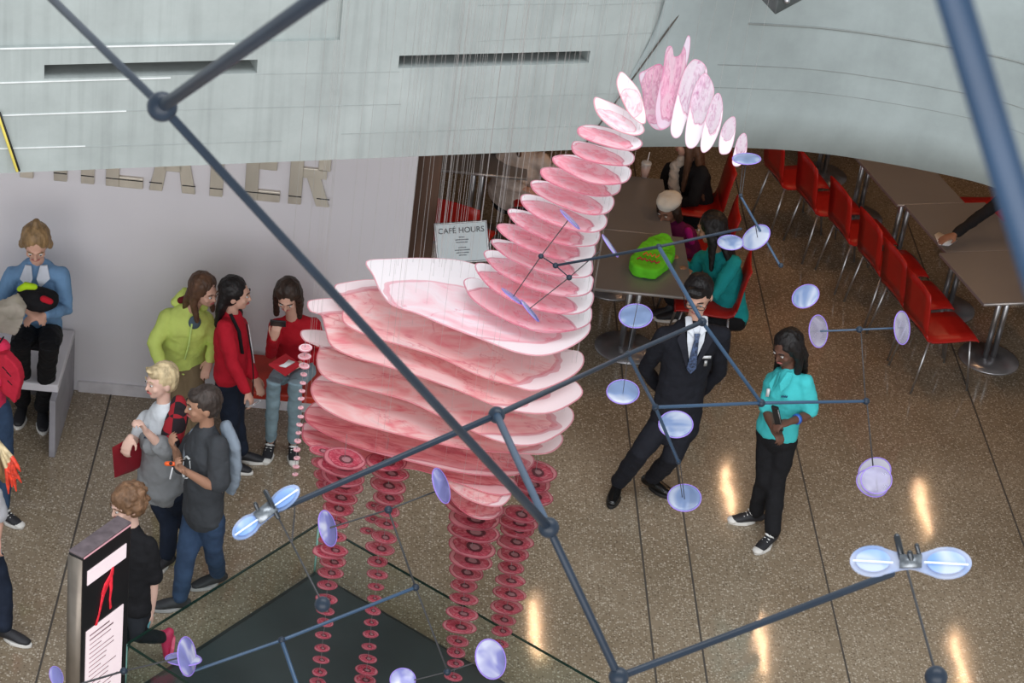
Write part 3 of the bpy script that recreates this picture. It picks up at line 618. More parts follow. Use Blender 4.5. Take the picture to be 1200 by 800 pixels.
    if 'kl' in j:
        for q in ('l', 'r'):
            kk = j['k' + q].lerp(j['h' + q].lerp(j['a' + q], .5), .12)
            mb.tube([j['h' + q], j['h' + q].lerp(kk, .5), kk, kk.lerp(j['a' + q], .4), j['a' + q]], [.052 * s, .046 * s, .030 * s, .032 * s, .030 * s])
    mb.build('body', S, t, remesh=.0072, sm=3)
    # ---- face
    for e in (-1, 1):
        ey = MB(); ey.ell(H(e * .031, .0765, .014), hx * .0115 * k, hf * .009 * k, hu * .0055 * k, 10, 8); o = ey.build('eye', EYE, t)
        MB().ell(H(e * .031 , .0845, .0125), hx * .0058 * k, hf * .003 * k, hu * .0055 * k, 8, 6).build('iris', IRIS, o)
        MB().tube([H(e * .046, .074, .036), H(e * .032, .083, .041), H(e * .014, .086, .036)], [(.003 * k, .003 * k), (.0045 * k, .0035 * k), (.0035 * k, .003 * k)], n=6).build('eyebrow', hair[0], t)
    MB().tube([H(-.022, .078, -.052), H(0, .088, -.049), H(.022, .078, -.052)], [.004 * k, .0068 * k, .004 * k], n=8).build('mouth', LIP, t)
    # ---- hair
    if hair[1] != 'none':
        hm, style = hair[0], hair[1]; mb = MB(); dv = (.03, .012)
        g = {'short': .010, 'buzz': .009, 'curly': .024}.get(style, .016)
        mb.ell(H(0, -.030, .038), hx * (.076 + g) * k, hf * (.090 + g * .6) * k, hu * (.086 + g) * k)
        mb.ell(H(0, -.045, .0), hx * (.070 + g) * k, hf * (.062 + g) * k, hu * (.075 + g) * k)
        if style in ('buzz', 'short', 'curly'):
            mb.ell(H(0, .030, .078), hx * .060 * k, hf * .052 * k, hu * (.028 + g) * k)
        if style == 'curly':
            random.seed(5)
            for i in range(70):
                a = random.uniform(0, 6.28); b_ = random.uniform(-.5, 1.0); r = math.sqrt(max(0, 1 - b_ * b_ * .8))
                px_, py_ = math.cos(a) * .092 * r, -.035 + math.sin(a) * .105 * r
                if py_ > .03 and b_ < .55: continue
                mb.sph(H(px_, py_, .03 + b_ * .09), random.uniform(.016, .026) * k, 8, 6)
            dv = (.02, .02)
        for pts, rr in hair[2] if len(hair) > 2 else []:
            mb.tube([H(*q) for q in pts], [(a * k, b_ * k) for a, b_ in rr], side=hx if abs((H(*pts[-1]) - H(*pts[0])).normalized().dot(hx)) < .8 else hf)
        mb.build('hair', hm, t, remesh=.008, sm=3, disp=dv)
    # ---- clothes
    if top:
        mb = MB(); trunk(mb, 1.03 * shirt_r, .045 - hem)
        for q in ('l', 'r'):
            a, b_, c = j['s' + q], j['e' + q], j['w' + q]; g = shirt_r
            if sleeve == 'long': mb.tube([a, a.lerp(b_, .5), b_, b_.lerp(c, .5), b_.lerp(c, .93)], [.056 * s * g, .052 * s * g, .046 * s * g, .042 * s * g, .036 * s * g])
            else: mb.tube([a, a.lerp(b_, .45), a.lerp(b_, .82)], [.058 * s * g, .062 * s * g, .066 * s * g])
        mb.tube([nk - up * .03 * s, nk + up * .012 * s], [.072 * s, .060 * s])
        mb.build(topname, top, t, remesh=.009, disp=(.09, .022))
    if legs and 'kl' in j:
        mb = MB(); mb.tube([pv - up * .03 * s, pv + up * .10 * s], [(.150 * s, .108 * s), (.138 * s, .098 * s)], side=sd, n=16)
        mb.tube([j['hl'], j['hr']], .088 * s)
        for q in ('l', 'r'):
            a, b_, c = j['h' + q], j['k' + q], j['a' + q]
            mb.tube([a, a.lerp(b_, .5), b_, b_.lerp(c, .5), b_.lerp(c, .94)], [.090 * s, .082 * s, .066 * s, .062 * s, .056 * s] if pants != 'slim' else [.084 * s, .074 * s, .056 * s, .052 * s, .044 * s])
        mb.build(legname, legs, t, remesh=.009, disp=(.1, .02))
        kw = dict(shoe_kw)
        for q, ty in zip('lr', toes):
            shoe(t, j['a' + q], math.radians(ty if not isinstance(ty, tuple) else ty[0]), s, pitch=0 if not isinstance(ty, tuple) else math.radians(ty[1]), **kw)
    return dict(t=t, j=j, H=H, up=up, sd=sd, fw=fw, s=s, nk=nk, pv=pv, hx=hx, hf=hf, hu=hu)
def tor(R, a, b, c): return R['nk'] + R['sd'] * a * R['s'] + R['fw'] * b * R['s'] + R['up'] * c * R['s']
def collar(R, m, name='collar', d0=.085, w_=.085):
    for e in (-1, 1): MB().prism([tor(R, e * .028, d0 - .02, .050), tor(R, e * w_ * .85, d0 - .045, .035), tor(R, e * w_ * 1.15, d0 + .015, -.03), tor(R, e * .038, d0 + .040, -.085), tor(R, e * .012, d0 + .030, -.02)], R['fw'] * .012).build(name, m, R['t'], bev=.003)
HB = hairmat('brown_hair', (.10, .05, .028)); HK = hairmat('black_hair', (.010, .008, .008)); HD = hairmat('dark_blond_hair', (.27, .17, .08)); HL_ = hairmat('blond_hair', (.58, .46, .27)); HC = hairmat('curly_brown_hair', (.20, .11, .06))
HKB = hairmat('dark_brown_hair', (.035, .02, .014)); HBZ = hairmat('cropped_hair', (.045, .033, .028))
def longhair(L, back=True, front=(True, True), flare=.03):
    out = [([(0, -.06, .03), (0, -.085, -.08), (0, -.085 - flare, -L)], [(.085, .05), (.095, .042), (.07, .022)])]
    for e, on in zip((-1, 1), front):
        if on: out.append(([(e * .055, .0, .085), (e * .083, -.015, .01), (e * .082, -.015, -.08), (e * .078, .035, -.8 * L)], [(.025, .04), (.020, .038), (.026, .034), (.022, .016)]))
    return out
JEAN = fabric('blue_jeans', (.035, .065, .125), .3); DJEAN = fabric('dark_jeans', (.012, .018, .034), .3); LJEAN = fabric('light_jeans', (.25, .36, .42), .2); BLK = fabric('black_cloth', (.010, .010, .012)); KHAKI = fabric('khaki_cloth', (.20, .145, .085))
REDC = fabric('red_knit', (.50, .012, .028)); TURQ = fabric('turquoise_cotton', (.06, .52, .54)); TURQ2 = fabric('teal_cotton', (.012, .30, .31))
LAP = V((0, -1, 0))

# woman on the left bench
R = person('woman in a light blue sweater seated against the white wall, head bowed', 12.32, dict(head=(42, 286, -.06), nk=(44, 309, .02), pv=(44, 388, .12), sl=(14, 322), sr=(72, 322), el=(0, 358, -.08), wl=(32, 364, -.3), er=(77, 362, -.05), wr=(52, 369, -.3), hl=(32, 392, .05), hr=(58, 392, .05), kl=(24, 402, -.42), kr=(58, 404, -.42), al=('f', 26, 474), ar=('f', 50, 480)),
    .98, 8, 32, 'light', (HD, 'long', [([(0, -.05, .10), (0, -.07, .135)], [(.055, .05), (.03, .03)]), ([(-.06, .0, .06), (-.085, -.01, -.02)], [(.025, .04), (.02, .03)]), ([(.06, .0, .06), (.085, -.01, -.02)], [(.025, .04), (.02, .03)])]), fabric('light_blue_knit', (.16, .30, .50)), BLK, toes=(0, 10), topname='sweater', shirt_r=1.08,
    hands=dict(l=dict(d=V((.8, -.2, -.3)), curl=.7), r=dict(d=V((-.8, -.2, -.2)), curl=.7)))
cw = fabric('white_shirt_cloth', (.62, .66, .74))
collar(R, cw, 'shirt_collar', .095)
t = thing('handbag', R['j']['pv'] + V((.0, -.28, .02)), 'black bag with lime and red contents in the seated woman\'s lap', 'bag')
c = R['j']['wl'].lerp(R['j']['wr'], .5) + V((0, .05, .09)); MB().ell(c - V((0, -.02, .03)), V((.14, 0, 0)), V((0, .10, 0)), V((0, 0, .075))).build('bag_body', BLK, t, remesh=.009, disp=(.06, .03))
MB().tube([c + V((-.10, -.06, .08)), c + V((-.06, -.08, .12)), c + V((-.01, -.05, .10))], [.018, .025, .02]).build('lime_cloth', fabric('lime_cloth', (.45, .72, .02)), t); MB().tube([c + V((.05, -.07, .03)), c + V((.09, -.06, .01))], [.022, .02]).build('red_cloth', REDC, t)
MB().tube([atz(66, 430, .42), atz(69, 447, .30)], [(.02, .005), (.02, .005)]).build('strap', BLK, t)
t = thing('coat', atY(18, 410, 11.85), 'crumpled cream coat held on the lap of the seated woman', 'coat')
MB().prism([atY(-14, 365, 11.9), atY(18, 355, 11.95), atY(29, 364, 11.95), atY(26, 382, 11.85), atY(16, 394, 11.8), atY(-14, 390, 11.8)], V((0, .10, .02))).build('coat_cloth', fabric('cream_cloth', (.55, .50, .42)), t, remesh=.01, disp=(.08, .04))

# figure cut by the left edge with a red backpack
R = person('child in a pink-red top and blue jeans cut by the left edge', 11.45, dict(head=(-30, 368), nk=(-22, 396), pv=(-12, 476), sl=(-40, 408, .1), sr=(2, 405, -.1), el=(-42, 440), wl=(-38, 468), er=(6, 432, -.1), wr=(-8, 455, -.25), hl=(-22, 480, .04), hr=(0, 480, -.04), kl=(-18, 535), kr=(6, 532), al=('f', -22, 604), ar=('f', 3, 596)), .85, -40, 10, 'light', (HB, 'long', longhair(.2)), fabric('pink_red_knit', (.62, .03, .09)), JEAN, toes=(20, 60), shoe_kw=dict(laces=True))
t = thing('drawstring_bag', atY(8, 445, 11.2), 'red drawstring bag with dark printing on the child at the left edge', 'bag')
q = [atY(-14, 414, 11.32), atY(6, 416, 11.24), atY(20, 432, 11.2), atY(24, 448, 11.2), atY(17, 474, 11.2), atY(4, 462, 11.22), atY(-14, 448, 11.3)]
MB().prism(q, V((.02, .07, 0))).build('bag_body', fabric('red_nylon', (.50, .02, .045)), t, remesh=.009, disp=(.05, .015))
for a in ((3, 430), (8, 436), (9, 446)): MB().tube([atY(a[0], a[1], 11.17), atY(a[0] + 5, a[1] + 5, 11.17)], [(.006, .003), (.004, .002)], n=6).build('printed_mark', BLK, t)
MB().tube([atY(-8, 412, 11.3), atY(4, 395, 11.3)], .006, n=6).build('cord', BLK, t)
# blond figure with red tipped hair, nearer, cut by the edge
R = person('person with long blond hair with red-orange tips cut by the left edge, in dark jeans', 10.25, dict(head=(-26, 535), nk=(-26, 566), pv=(-22, 650), sl=(-46, 578, .1), sr=(-8, 578, -.1), el=(-48, 610), wl=(-40, 640), er=(-2, 606, -.08), wr=(-3, 630, -.1), hl=(-30, 655), hr=(-12, 655), kl=(-24, 700), kr=(2, 690, -.05), al=('f', -30, 748), ar=('f', 6, 735)), .9, -60, 10, 'light', (HD, 'long', longhair(.2, front=(False, True))), fabric('pale_grey_top', (.5, .5, .53)), DJEAN, sleeve='short', toes=(0, 70))
for i in range(9):
    a = atY(-6 + i * .8, 512 + i * 1.2, 10.05); b = atY(8 + i * 1.0, 548 - i * 2 + (i % 3) * 5, 10.0); c = atY(10 + (i * 37 % 16), 578 - (i * 23 % 28), 9.98)
    m_ = MB().tube([a, b], [.014, .013], n=8).build('hair_lock', HL_, R['t'])
    MB().tube([b, b.lerp(c, .6), c], [.014, .012, .004], n=8).build('dyed_tip', mat('red_orange_hair', (.70, .05, .02), .5, var=.4, scale=30), m_)

# girl in lime jacket
LIME = fabric('lime_shell_cloth', (.60, .73, .18))
R = person('girl with long brown hair in a lime jacket leaning over to talk', 12.2, dict(head=(240, 341, -.08), nk=(222, 364, 0), pv=(214, 424, .12), sl=(197, 371, .02), sr=(240, 374, .05), el=(181, 404, -.08), wl=(190, 432, -.2), er=(254, 400, .02), wr=(246, 422, -.08), hl=(206, 428, .08), hr=(226, 428, .08), kl=(212, 480, .0), kr=(230, 480, 0), al=('f', 216, 532), ar=('f', 236, 532)),
    .88, 55, 12, 'light', (HB, 'long', longhair(.26, front=(True, True))), LIME, KHAKI, roll=8, shirt_r=1.22, hem=.04, toes=(20, 40), topname='jacket', hands=dict(l=dict(curl=.5), r=dict(curl=.5)))
MB().tube([tor(R, -.10, -.06, .02), tor(R, -.04, -.10, .06), tor(R, .05, -.09, .05), tor(R, .10, -.03, .02)], [.035, .05, .05, .035]).build('hood', LIME, R['t'], remesh=.009, disp=(.05, .02))
MB().tube([tor(R, -.07, -.04, .06), tor(R, -.02, -.06, .08), tor(R, .05, -.04, .07)], [.022, .026, .022]).build('hood_lining', fabric('maroon_lining', (.13, .01, .015)), R['t'])
MB().tube([tor(R, .02, .115, -.02), tor(R, .015, .150, -.20), tor(R, .0, .150, -.36)], [(.006, .004)] * 3, side=R['sd']).build('zip', fabric('pale_lime', (.6, .8, .25)), R['t'])
MB().ell(tor(R, .04, .095, -.02), R['sd'] * .04, R['fw'] * .02, R['up'] * .06).build('undershirt', fabric('slate_knit', (.09, .13, .17)), R['t'])

# girl with black hair in profile
R = person('girl with straight black hair and red sweater standing in profile by the wall', 12.05, dict(head=(277, 345), nk=(271, 371), pv=(270, 442), sl=(281, 381, .15), sr=(263, 383, -.13), er=(272, 425, -.2), wr=(289, 458, -.24), el=(287, 420, .12), wl=(298, 442, .02), hl=(275, 448, .08), hr=(266, 450, -.06), kr=(271, 498, -.03), kl=(276, 494, .07), ar=('f', 268, 538), al=('f', 284, 528)),
    .88, 85, 2, 'light', (HK, 'long', longhair(.24, front=(True, False), flare=.02)), REDC, DJEAN, toes=(90, 80), topname='sweater', shirt_r=1.12, hands=dict(r=dict(curl=.8)))
MB().tube([tor(R, .11, .03, .03), tor(R, .125, .10, -.10), tor(R, .10, .12, -.28)], [(.013, .004)] * 3, side=R['fw']).build('backpack_strap', BLK, R['t'])
t = thing('smartphone', R['j']['wr'], 'white smartphone in the hand of the girl in profile', 'phone'); c = R['j']['wr'] + V((.055, -.05, -.06)); MB().box(c, (.02, -.02, .025), (-.004, 0, .003), (.02, .03, .0)).build('phone_body', WHITE, t, bev=.002); MB().box(c + V((.004, -.005, .006)), (.016, -.016, .020), (-.002, 0, .0015), (.015, .023, 0)).build('phone_screen', BLACK, t)
t = thing('lanyard', R['j']['wl'], 'black lanyard strap hanging beside the girl in profile', 'strap'); MB().tube([atY(289, 380, 11.93), atY(295, 415, 11.9), atY(297, 440, 11.9), atY(296, 468, 11.9)], [(.013, .004)] * 4).build('strap', BLK, t); MB().tube([atY(291, 380, 11.92), atY(298, 425, 11.89)], [(.004, .002)] * 2).build('stripe', WHITE, t)

# seated girl with phone
R = person('seated girl in a red top with long dark hair looking at her phone', 12.3, dict(head=(337, 347, -.12), nk=(344, 374, 0), pv=(347, 430, .12), sl=(323, 382), sr=(368, 380), el=(317, 414, -.1), wl=(321, 396, -.3), er=(374, 412, 0), wr=(352, 426, -.28), hl=(337, 434, .05), hr=(357, 434, .05), kl=(321, 446, -.42), kr=(346, 447, -.42), al=('f', 317, 517), ar=('f', 344, 519)),
    .88, -5, 34, 'light', (HKB, 'long', longhair(.30)), fabric('crimson_top', (.42, .008, .018)), LJEAN, pants='slim', toes=(-6, 6), shoe_kw=dict(laces=True), hands=dict(l=dict(d=V((.1, -.1, .9)), n=V((0.3, .8, .2)), curl=.9), r=dict(d=V((-.7, -.3, -.2)), curl=.6)))
pp = R['j']['wl'] + V((.02, -.03, .13)); t = thing('smartphone', pp, 'dark phone held up by the seated girl', 'phone'); MB().box(pp, (.05, 0, 0), (0, .004, .003), (0, -.018, .03)).build('phone_body', BLACK, t, bev=.002); MB().box(pp + V((0, .005, .003)), (.044, 0, 0), (0, .001, .0006), (0, -.015, .025)).build('phone_screen', mat('phone_screen', (.2, .3, .35), .2, bump=0, emit=.3), t)
t = thing('book', atY(336, 445, 11.95), 'red book with a white page on the seated girl\'s knees', 'book'); q = [atY(314, 436, 11.80), atY(334, 449, 11.78), atY(352, 436, 11.9), atY(334, 424, 11.95)]; MB().prism([p + V((0, 0, .05)) for p in q], V((0, 0, .014))).build('cover', fabric('red_cover', (.42, .02, .03)), t, bev=.002); cc = sum(q, V()) / 4 + V((0, 0, .065)); MB().prism([cc + V(((p - cc).x, (p - cc).y, 0)) * .6 for p in q], V((0, 0, .006))).build('pages', WHITE, t)

# blond boy
GREY = fabric('heather_grey_fleece', (.24, .25, .26)); 
R = person('blond boy in a white T-shirt and grey hoodie, raising one hand', 11.0, dict(head=(188, 447), nk=(192, 478), pv=(190, 560, .02), sl=(172, 489, .12), sr=(208, 492, -.08), el=(161, 520, .10), wl=(153, 512, -.1), er=(196, 530, -.22), wr=(171, 505, -.30), hl=(184, 572, .06), hr=(204, 575, -.03), kl=(198, 612, 0), kr=(214, 608, .08), al=('f', 196, 651), ar=('f', 230, 632)),
    .90, -55, 4, 'pale', (HL_, 'short', [([(0, .06, .10), (-.02, .085, .115)], [(.045, .02), (.02, .012)])]), fabric('white_tee', (.66, .70, .74)), DJEAN, sleeve='short', toes=(-40, -30), hands=dict(l=dict(d=V((-.2, -.5, -.8)), curl=.9), r=dict(d=V((-.3, -.2, .9)), n=V((-.7, -.5, 0)), curl=1.3)), topname='t_shirt')
mb = MB(); mb.tube([R['pv'] - R['up'] * .05, R['pv'] - R['up'] * .0, R['pv'] + R['up'] * .12, R['pv'] + R['up'] * .24], [(.165, .135), (.17, .14), (.155, .125), (.14, .115)], side=R['sd'], n=20)
mb.tube([tor(R, .13, .0, -.22), tor(R, .02, .13, -.26), tor(R, -.13, .05, -.24)], [.055, .06, .05]); mb.tube([R['j']['er'] + V((0, 0, .02)), R['j']['er'].lerp(R['j']['wr'], .35)], [.065, .06]); mb.build('hoodie', GREY, R['t'], remesh=.009, disp=(.09, .035))
mb = MB(); mb.tube([R['j']['sr'] + V((0, 0, .02)), R['j']['sr'].lerp(R['j']['er'], .5), R['j']['sr'].lerp(R['j']['er'], .8)], [.066, .070, .066]); mb.tube([R['j']['sr'] + V((.01, .02, .02)), tor(R, .08, -.06, .02)], [.06, .05])
def check():
    m, nt, b, out = nodes('red_black_check'); L = nt.links.new; tc = nt.nodes.new('ShaderNodeTexCoord'); c = nt.nodes.new('ShaderNodeTexChecker'); c.inputs['Scale'].default_value = 13; c.inputs[1].default_value = (.33, .01, .02, 1); c.inputs[2].default_value = (.015, .008, .012, 1); L(tc.outputs['Object'], c.inputs[0]); L(c.outputs[0], b.inputs['Base Color']); b.inputs['Roughness'].default_value = .9; return m
mb.build('flannel_sleeve', check(), R['t'], remesh=.009, disp=(.08, .02))
for a, b_ in ((-.04, -.10), (-.05, -.15), (-.035, -.19), (-.06, -.12), (-.03, -.22)): MB().tube([tor(R, a - .02, .118, b_), tor(R, a + .02, .124, b_ - .015)], [(.007, .003)] * 2, side=R['up'], n=6).build('printed_mark', fabric('navy_print', (.03, .04, .08)), R['t'])
t = thing('gift_bag', atY(143, 556, 10.85), 'dark red paper bag hanging from the blond boy\'s hand', 'bag')
q = [atY(131, 524, 10.8), atY(153, 521, 10.95), atY(156, 552, 10.95), atY(134, 560, 10.8)]; MB().prism(q, V((.06, .08, 0))).build('bag_body', mat('dark_red_paper', (.25, .008, .018), .5), t, bev=.003)
MB().tube([q[0].lerp(q[1], .25), R['j']['wl'] + V((-.02, -.03, -.08)), q[0].lerp(q[1], .75)], .004, n=6).build('handle', MATS['dark_red_paper'], t)

# boy in dark grey tee
R = person('boy with cropped dark hair in a charcoal T-shirt and blue jeans', 10.6, dict(head=(237, 475), nk=(243, 505), pv=(238, 598), sl=(226, 517, .14), sr=(256, 521, -.12), er=(256, 574, -.16), wr=(219, 553, -.24), el=(212, 548, .10), wl=(206, 528, .02), hl=(230, 604, .07), hr=(248, 608, -.05), kl=(218, 652, -.05), kr=(250, 640, .02), al=('f', 211, 700), ar=('f', 255, 671)),
    .93, -72, 6, 'tan', (HBZ, 'buzz'), fabric('charcoal_tee', (.050, .055, .062)), JEAN, sleeve='short', shirt_r=1.13, toes=(-78, -60), hem=.06, hands=dict(l=dict(d=V((-.3, -.2, .6)), curl=.8), r=dict(d=V((-.6, -.1, .5)), n=V((.1, -.1, 1)), curl=1.1)), topname='t_shirt', shoe_kw=dict(m=mat('charcoal_shoe', (.03, .032, .036), .6), sole=mat('grey_sole', (.42, .42, .42), .6, bump=0)))
mb = MB(); mb.tube([tor(R, .06, -.10, .02), tor(R, .14, -.11, -.12), tor(R, .12, -.13, -.32), tor(R, .08, -.13, -.46)], [(.06, .035), (.09, .04), (.10, .04), (.07, .03)], side=R['sd']); mb.tube([tor(R, -.10, .02, -.02), tor(R, -.12, .06, -.16)], [.045, .05]); mb.build('jacket', fabric('blue_grey_fleece', (.24, .29, .35)), R['t'], remesh=.009, disp=(.1, .03))
for i in range(7):
    a = i / 7 * 6.28; MB().tube([tor(R, -.02 + math.cos(a) * .055, .122, -.24 + math.sin(a) * .085), tor(R, -.02 + math.cos(a + .6) * .055, .124, -.24 + math.sin(a + .6) * .085)], [(.010, .004)] * 2, n=6).build('printed_emblem', fabric('white_print', (.6, .62, .62)), R['t'])
c = R['j']['wr'] + V((-.09, -.02, .06)); t = thing('toy', c, 'small orange toy held by the boy in the charcoal T-shirt', 'toy'); MB().tube([c + V((-.025, 0, 0)), c + V((.025, 0, .004))], [.014, .012]).build('toy_body', mat('orange_toy', (.85, .12, .02), .4, bump=0), t); MB().sph(c + V((0, -.012, .012)), .010).build('toy_eye', BLACK, t); MB().tube([c + V((.01, -.01, -.02)), c + V((.0, -.015, -.09))], .005, n=8).build('stick', WHITE, t)

# curly haired girl behind the kiosk
R = person('child with curly brown hair in a black T-shirt walking behind the kiosk', 9.98, dict(head=(148, 592), nk=(155, 622), pv=(154, 712), sl=(133, 634, .12), sr=(174, 637, -.04), er=(180, 682, -.04), wr=(177, 716, -.02), el=(134, 682, .1), wl=(132, 716, .0), hl=(146, 722, .03), hr=(162, 716, .0), kl=(140, 770, -.05), kr=('z', 160, 744, .36), al=('f', 138, 826), ar=('z', 191, 746, .20)),
    .86, -55, 14, 'pale', (HC, 'curly'), BLK, fabric('black_leggings', (.012, .014, .018)), pants='slim', sleeve='short', shirt_r=1.05, hem=.02, toes=(-40, (-75, 82)), hands=dict(r=dict(d=V((.1, .2, -.9)), n=V((-1, 0, 0)), curl=.35)), topname='t_shirt', shoe_kw=dict(m=mat('pink_shoe', (.70, .03, .12), .5), sole=mat('pink_sole', (.75, .10, .2), .5, bump=0)))
MB().tube([R['pv'] - R['up'] * .02 + V((.06, 0, -.02)), R['pv'] + V((.05, -.02, -.16))], [(.09, .07), (.07, .05)]).build('turquoise_skirt', fabric('pale_turquoise', (.22, .58, .66)), R['t'], remesh=.009, disp=(.05, .02))

# man in dark suit
SUIT = fabric('black_suit_cloth', (.012, .013, .019), bump=.2)
R = person('man in a dark suit and tie with glasses standing by the left café table', 12.1, dict(head=(818, 347, -.04), nk=(813, 378), pv=(793, 482), sl=(778, 393, .0), sr=(846, 392, .03), el=(757, 432, .12), wl=(778, 462, .22), er=(842, 436, .14), wr=(815, 466, .24), hl=(779, 492), hr=(803, 492), kl=(750, 530, -.12), kr=(788, 535, -.08), al=('f', 724, 566), ar=('f', 764, 560)),
    1.04, -14, 22, 'light', (HK, 'short', [([(-.03, .06, .10), (.04, .06, .11)], [(.03, .02), (.025, .02)])]), SUIT, SUIT, roll=6, shirt_r=1.08, hem=.18, toes=(-15, 55), topname='suit_jacket', shoe_kw=dict(m=mat('black_leather', (.008, .008, .008), .18, bump=0), sole=mat('black_rubber', (.01, .01, .01), .6, bump=0)))
wsh = fabric('white_dress_shirt', (.70, .74, .80)); s = R['s']
MB().prism([tor(R, -.060, .075, .035), tor(R, .060, .075, .035), tor(R, .052, .118, -.06), tor(R, .0, .128, -.27), tor(R, -.052, .118, -.06)], R['fw'] * .012).build('shirt_front', wsh, R['t'], bev=.002)
for e in (-1, 1):
    MB().tube([tor(R, e * .05, .04, .065), tor(R, e * .045, .10, .015), tor(R, e * .018, .125, -.02)], [(.022, .008), (.026, .008), (.006, .004)], side=R['sd']).build('shirt_collar', wsh, R['t'])
    MB().prism([tor(R, e * .075, .085, .02), tor(R, e * .115, .105, -.05), tor(R, e * .085, .128, -.11), tor(R, e * .01, .138, -.29), tor(R, e * .045, .128, -.10)], R['fw'] * .010).build('lapel', fabric('lapel_cloth', (.017, .018, .026)), R['t'], bev=.002)
MB().prism([tor(R, -.020, .128, .0), tor(R, .020, .128, .0), tor(R, .014, .138, -.035), tor(R, .030, .146, -.24), tor(R, .0, .146, -.28), tor(R, -.030, .146, -.24), tor(R, -.014, .138, -.035)], R['fw'] * .008).build('tie', mat('patterned_tie', (.045, .07, .14), .5, var=.9, scale=70, bump=.1), R['t'], bev=.002)
MB().box(tor(R, .085, .132, -.17), R['sd'] * .030, R['up'] * .009, R['fw'] * .003).build('name_badge', WHITE, R['t']); MB().box(tor(R, .088, .132, -.215), R['sd'] * .010, R['up'] * .020, R['fw'] * .003).build('badge_clip', mat('silver_badge', (.5, .5, .5), .3, .5, bump=0), R['t'])
H = R['H']; gl = MB()
for e in (-1, 1):
    pts = [H(e * .033 + math.cos(a) * .024, .096, .012 + math.sin(a) * .017) for a in [q * math.pi / 6 for q in range(13)]]; gl.tube(pts, .0028, n=6)
    gl.tube([H(e * .057, .094, .016), H(e * .078, .02, .012)], .0026, n=6)
gl.tube([H(-.009, .1, .014), H(.009, .1, .014)], .0026, n=6); gl.build('glasses', BLACK, R['t'])

# woman in turquoise polo, standing
R = person('woman with long black hair in a turquoise polo shirt standing on the terrazzo', 11.9, dict(head=(922, 409, 0), nk=(924, 438), pv=(910, 508), sl=(906, 446, .08), sr=(944, 448, -.06), el=(899, 482, -.02), wl=(905, 500, -.2), er=(950, 485, -.10), wr=(926, 494, -.24), hl=(902, 512, .03), hr=(920, 514, -.02), kl=(896, 560, -.02), kr=(909, 568, -.05), al=('f', 886, 600), ar=('f', 905, 625)),
    .95, -48, 22, 'dark', (HK, 'long', longhair(.30, front=(True, True), flare=.0)), TURQ, BLK, sleeve='short', shirt_r=1.02, toes=(-80, -40), shoe_kw=dict(laces=True), hands=dict(r=dict(d=V((-.8, -.3, -.1)), curl=.9), l=dict(d=V((.5, -.5, -.3)), curl=.9)), topname='polo_shirt', hem=.03)
MB().tube([R['j']['er'].lerp(R['j']['wr'], .62), R['j']['er'].lerp(R['j']['wr'], .72)], [.036, .035], cap=False).build('wristband', mat('blue_band', (.03, .12, .5), .4, bump=0), R['t'])
collar(R, TURQ, 'polo_collar', .088, .07)
for k in range(4): MB().box(tor(R, .045 + k * .013, .120, -.125), R['sd'] * .004, R['up'] * .006, R['fw'] * .004).build('chest_emblem', fabric('emblem_blue', (.03, .12, .2)), R['t'])
MB().box(tor(R, -.07, .122, -.10), R['sd'] * .012, R['up'] * .03, R['fw'] * .003).build('name_badge', WHITE, R['t'])
c = R['j']['wr'].lerp(R['j']['wl'], .45); c = atY(911, 490, 11.62); t = thing('handheld_device', c, 'black handheld device held upright by the standing woman', 'device'); ax = (atY(907, 476, 11.6) - atY(914, 508, 11.64)).normalized()
MB().box(c, ax * .105, V((.020, -.01, 0)), V((.006, .012, 0))).build('device_body', BLACK, t, bev=.004); MB().box(c + V((.012, -.012, 0)), ax * .09, V((.006, -.004, 0)), V((.003, .004, 0))).build('metal_strip', STEEL, t)

# child in white beret and purple coat at the table
PUR = fabric('plum_coat', (.13, .008, .07))
R = person('child in a white beret and plum coat seated at the café table', 14.85, dict(head=(783, 247, -.02), nk=(789, 264), pv=(806, 305, .05), sl=(776, 273, .10), sr=(808, 276, -.08), el=(766, 290, .02), wl=(766, 283, -.08), er=(810, 297, -.12), wr=(790, 296, -.2), hl=(800, 308, .08), hr=(812, 310, -.02), kl=(782, 312, .05), kr=(792, 318, -.08), al=('z', 786, 352, .15), ar=('z', 796, 356, .15)),
    .92, -38, 20, 'mid', (HKB, 'short', [([(e * .075, -.01, .03), (e * .09, -.02, -.06)], [(.03, .04), (.028, .035)]) for e in (-1, 1)]), PUR, BLK, shirt_r=1.15, topname='coat', hands=dict(l=dict(d=V((-.3, -.4, 0)), curl=.7)), toes=(-80, -80))
H = R['H']; MB().ell(H(0, -.02, .098), R['hx'] * .10 * .98, R['hf'] * .11 * .98, R['hu'] * .05 * .98).ell(H(0, -.01, .075), R['hx'] * .086 * .98, R['hf'] * .10 * .98, R['hu'] * .035 * .98).build('beret', fabric('cream_felt', (.66, .64, .58)), R['t'], remesh=.008, disp=(.05, .012))
MB().sph(R['j']['wl'] + V((-.03, -.02, .01)), .045).tube([R['j']['wl'], R['j']['wl'] + V((-.06, -.04, 0))], [.035, .03]).build('mitten', fabric('magenta_knit', (.55, .02, .16)), R['t'], remesh=.008, disp=(.03, .012))
MB().tube([R['j']['sr'] + V((-.02, -.02, .05)), R['j']['sr'].lerp(R['j']['er'], .5) + V((0, -.03, .04))], [.03, .028]).build('magenta_panel', fabric('magenta_cloth', (.38, .01, .20)), R['t'])

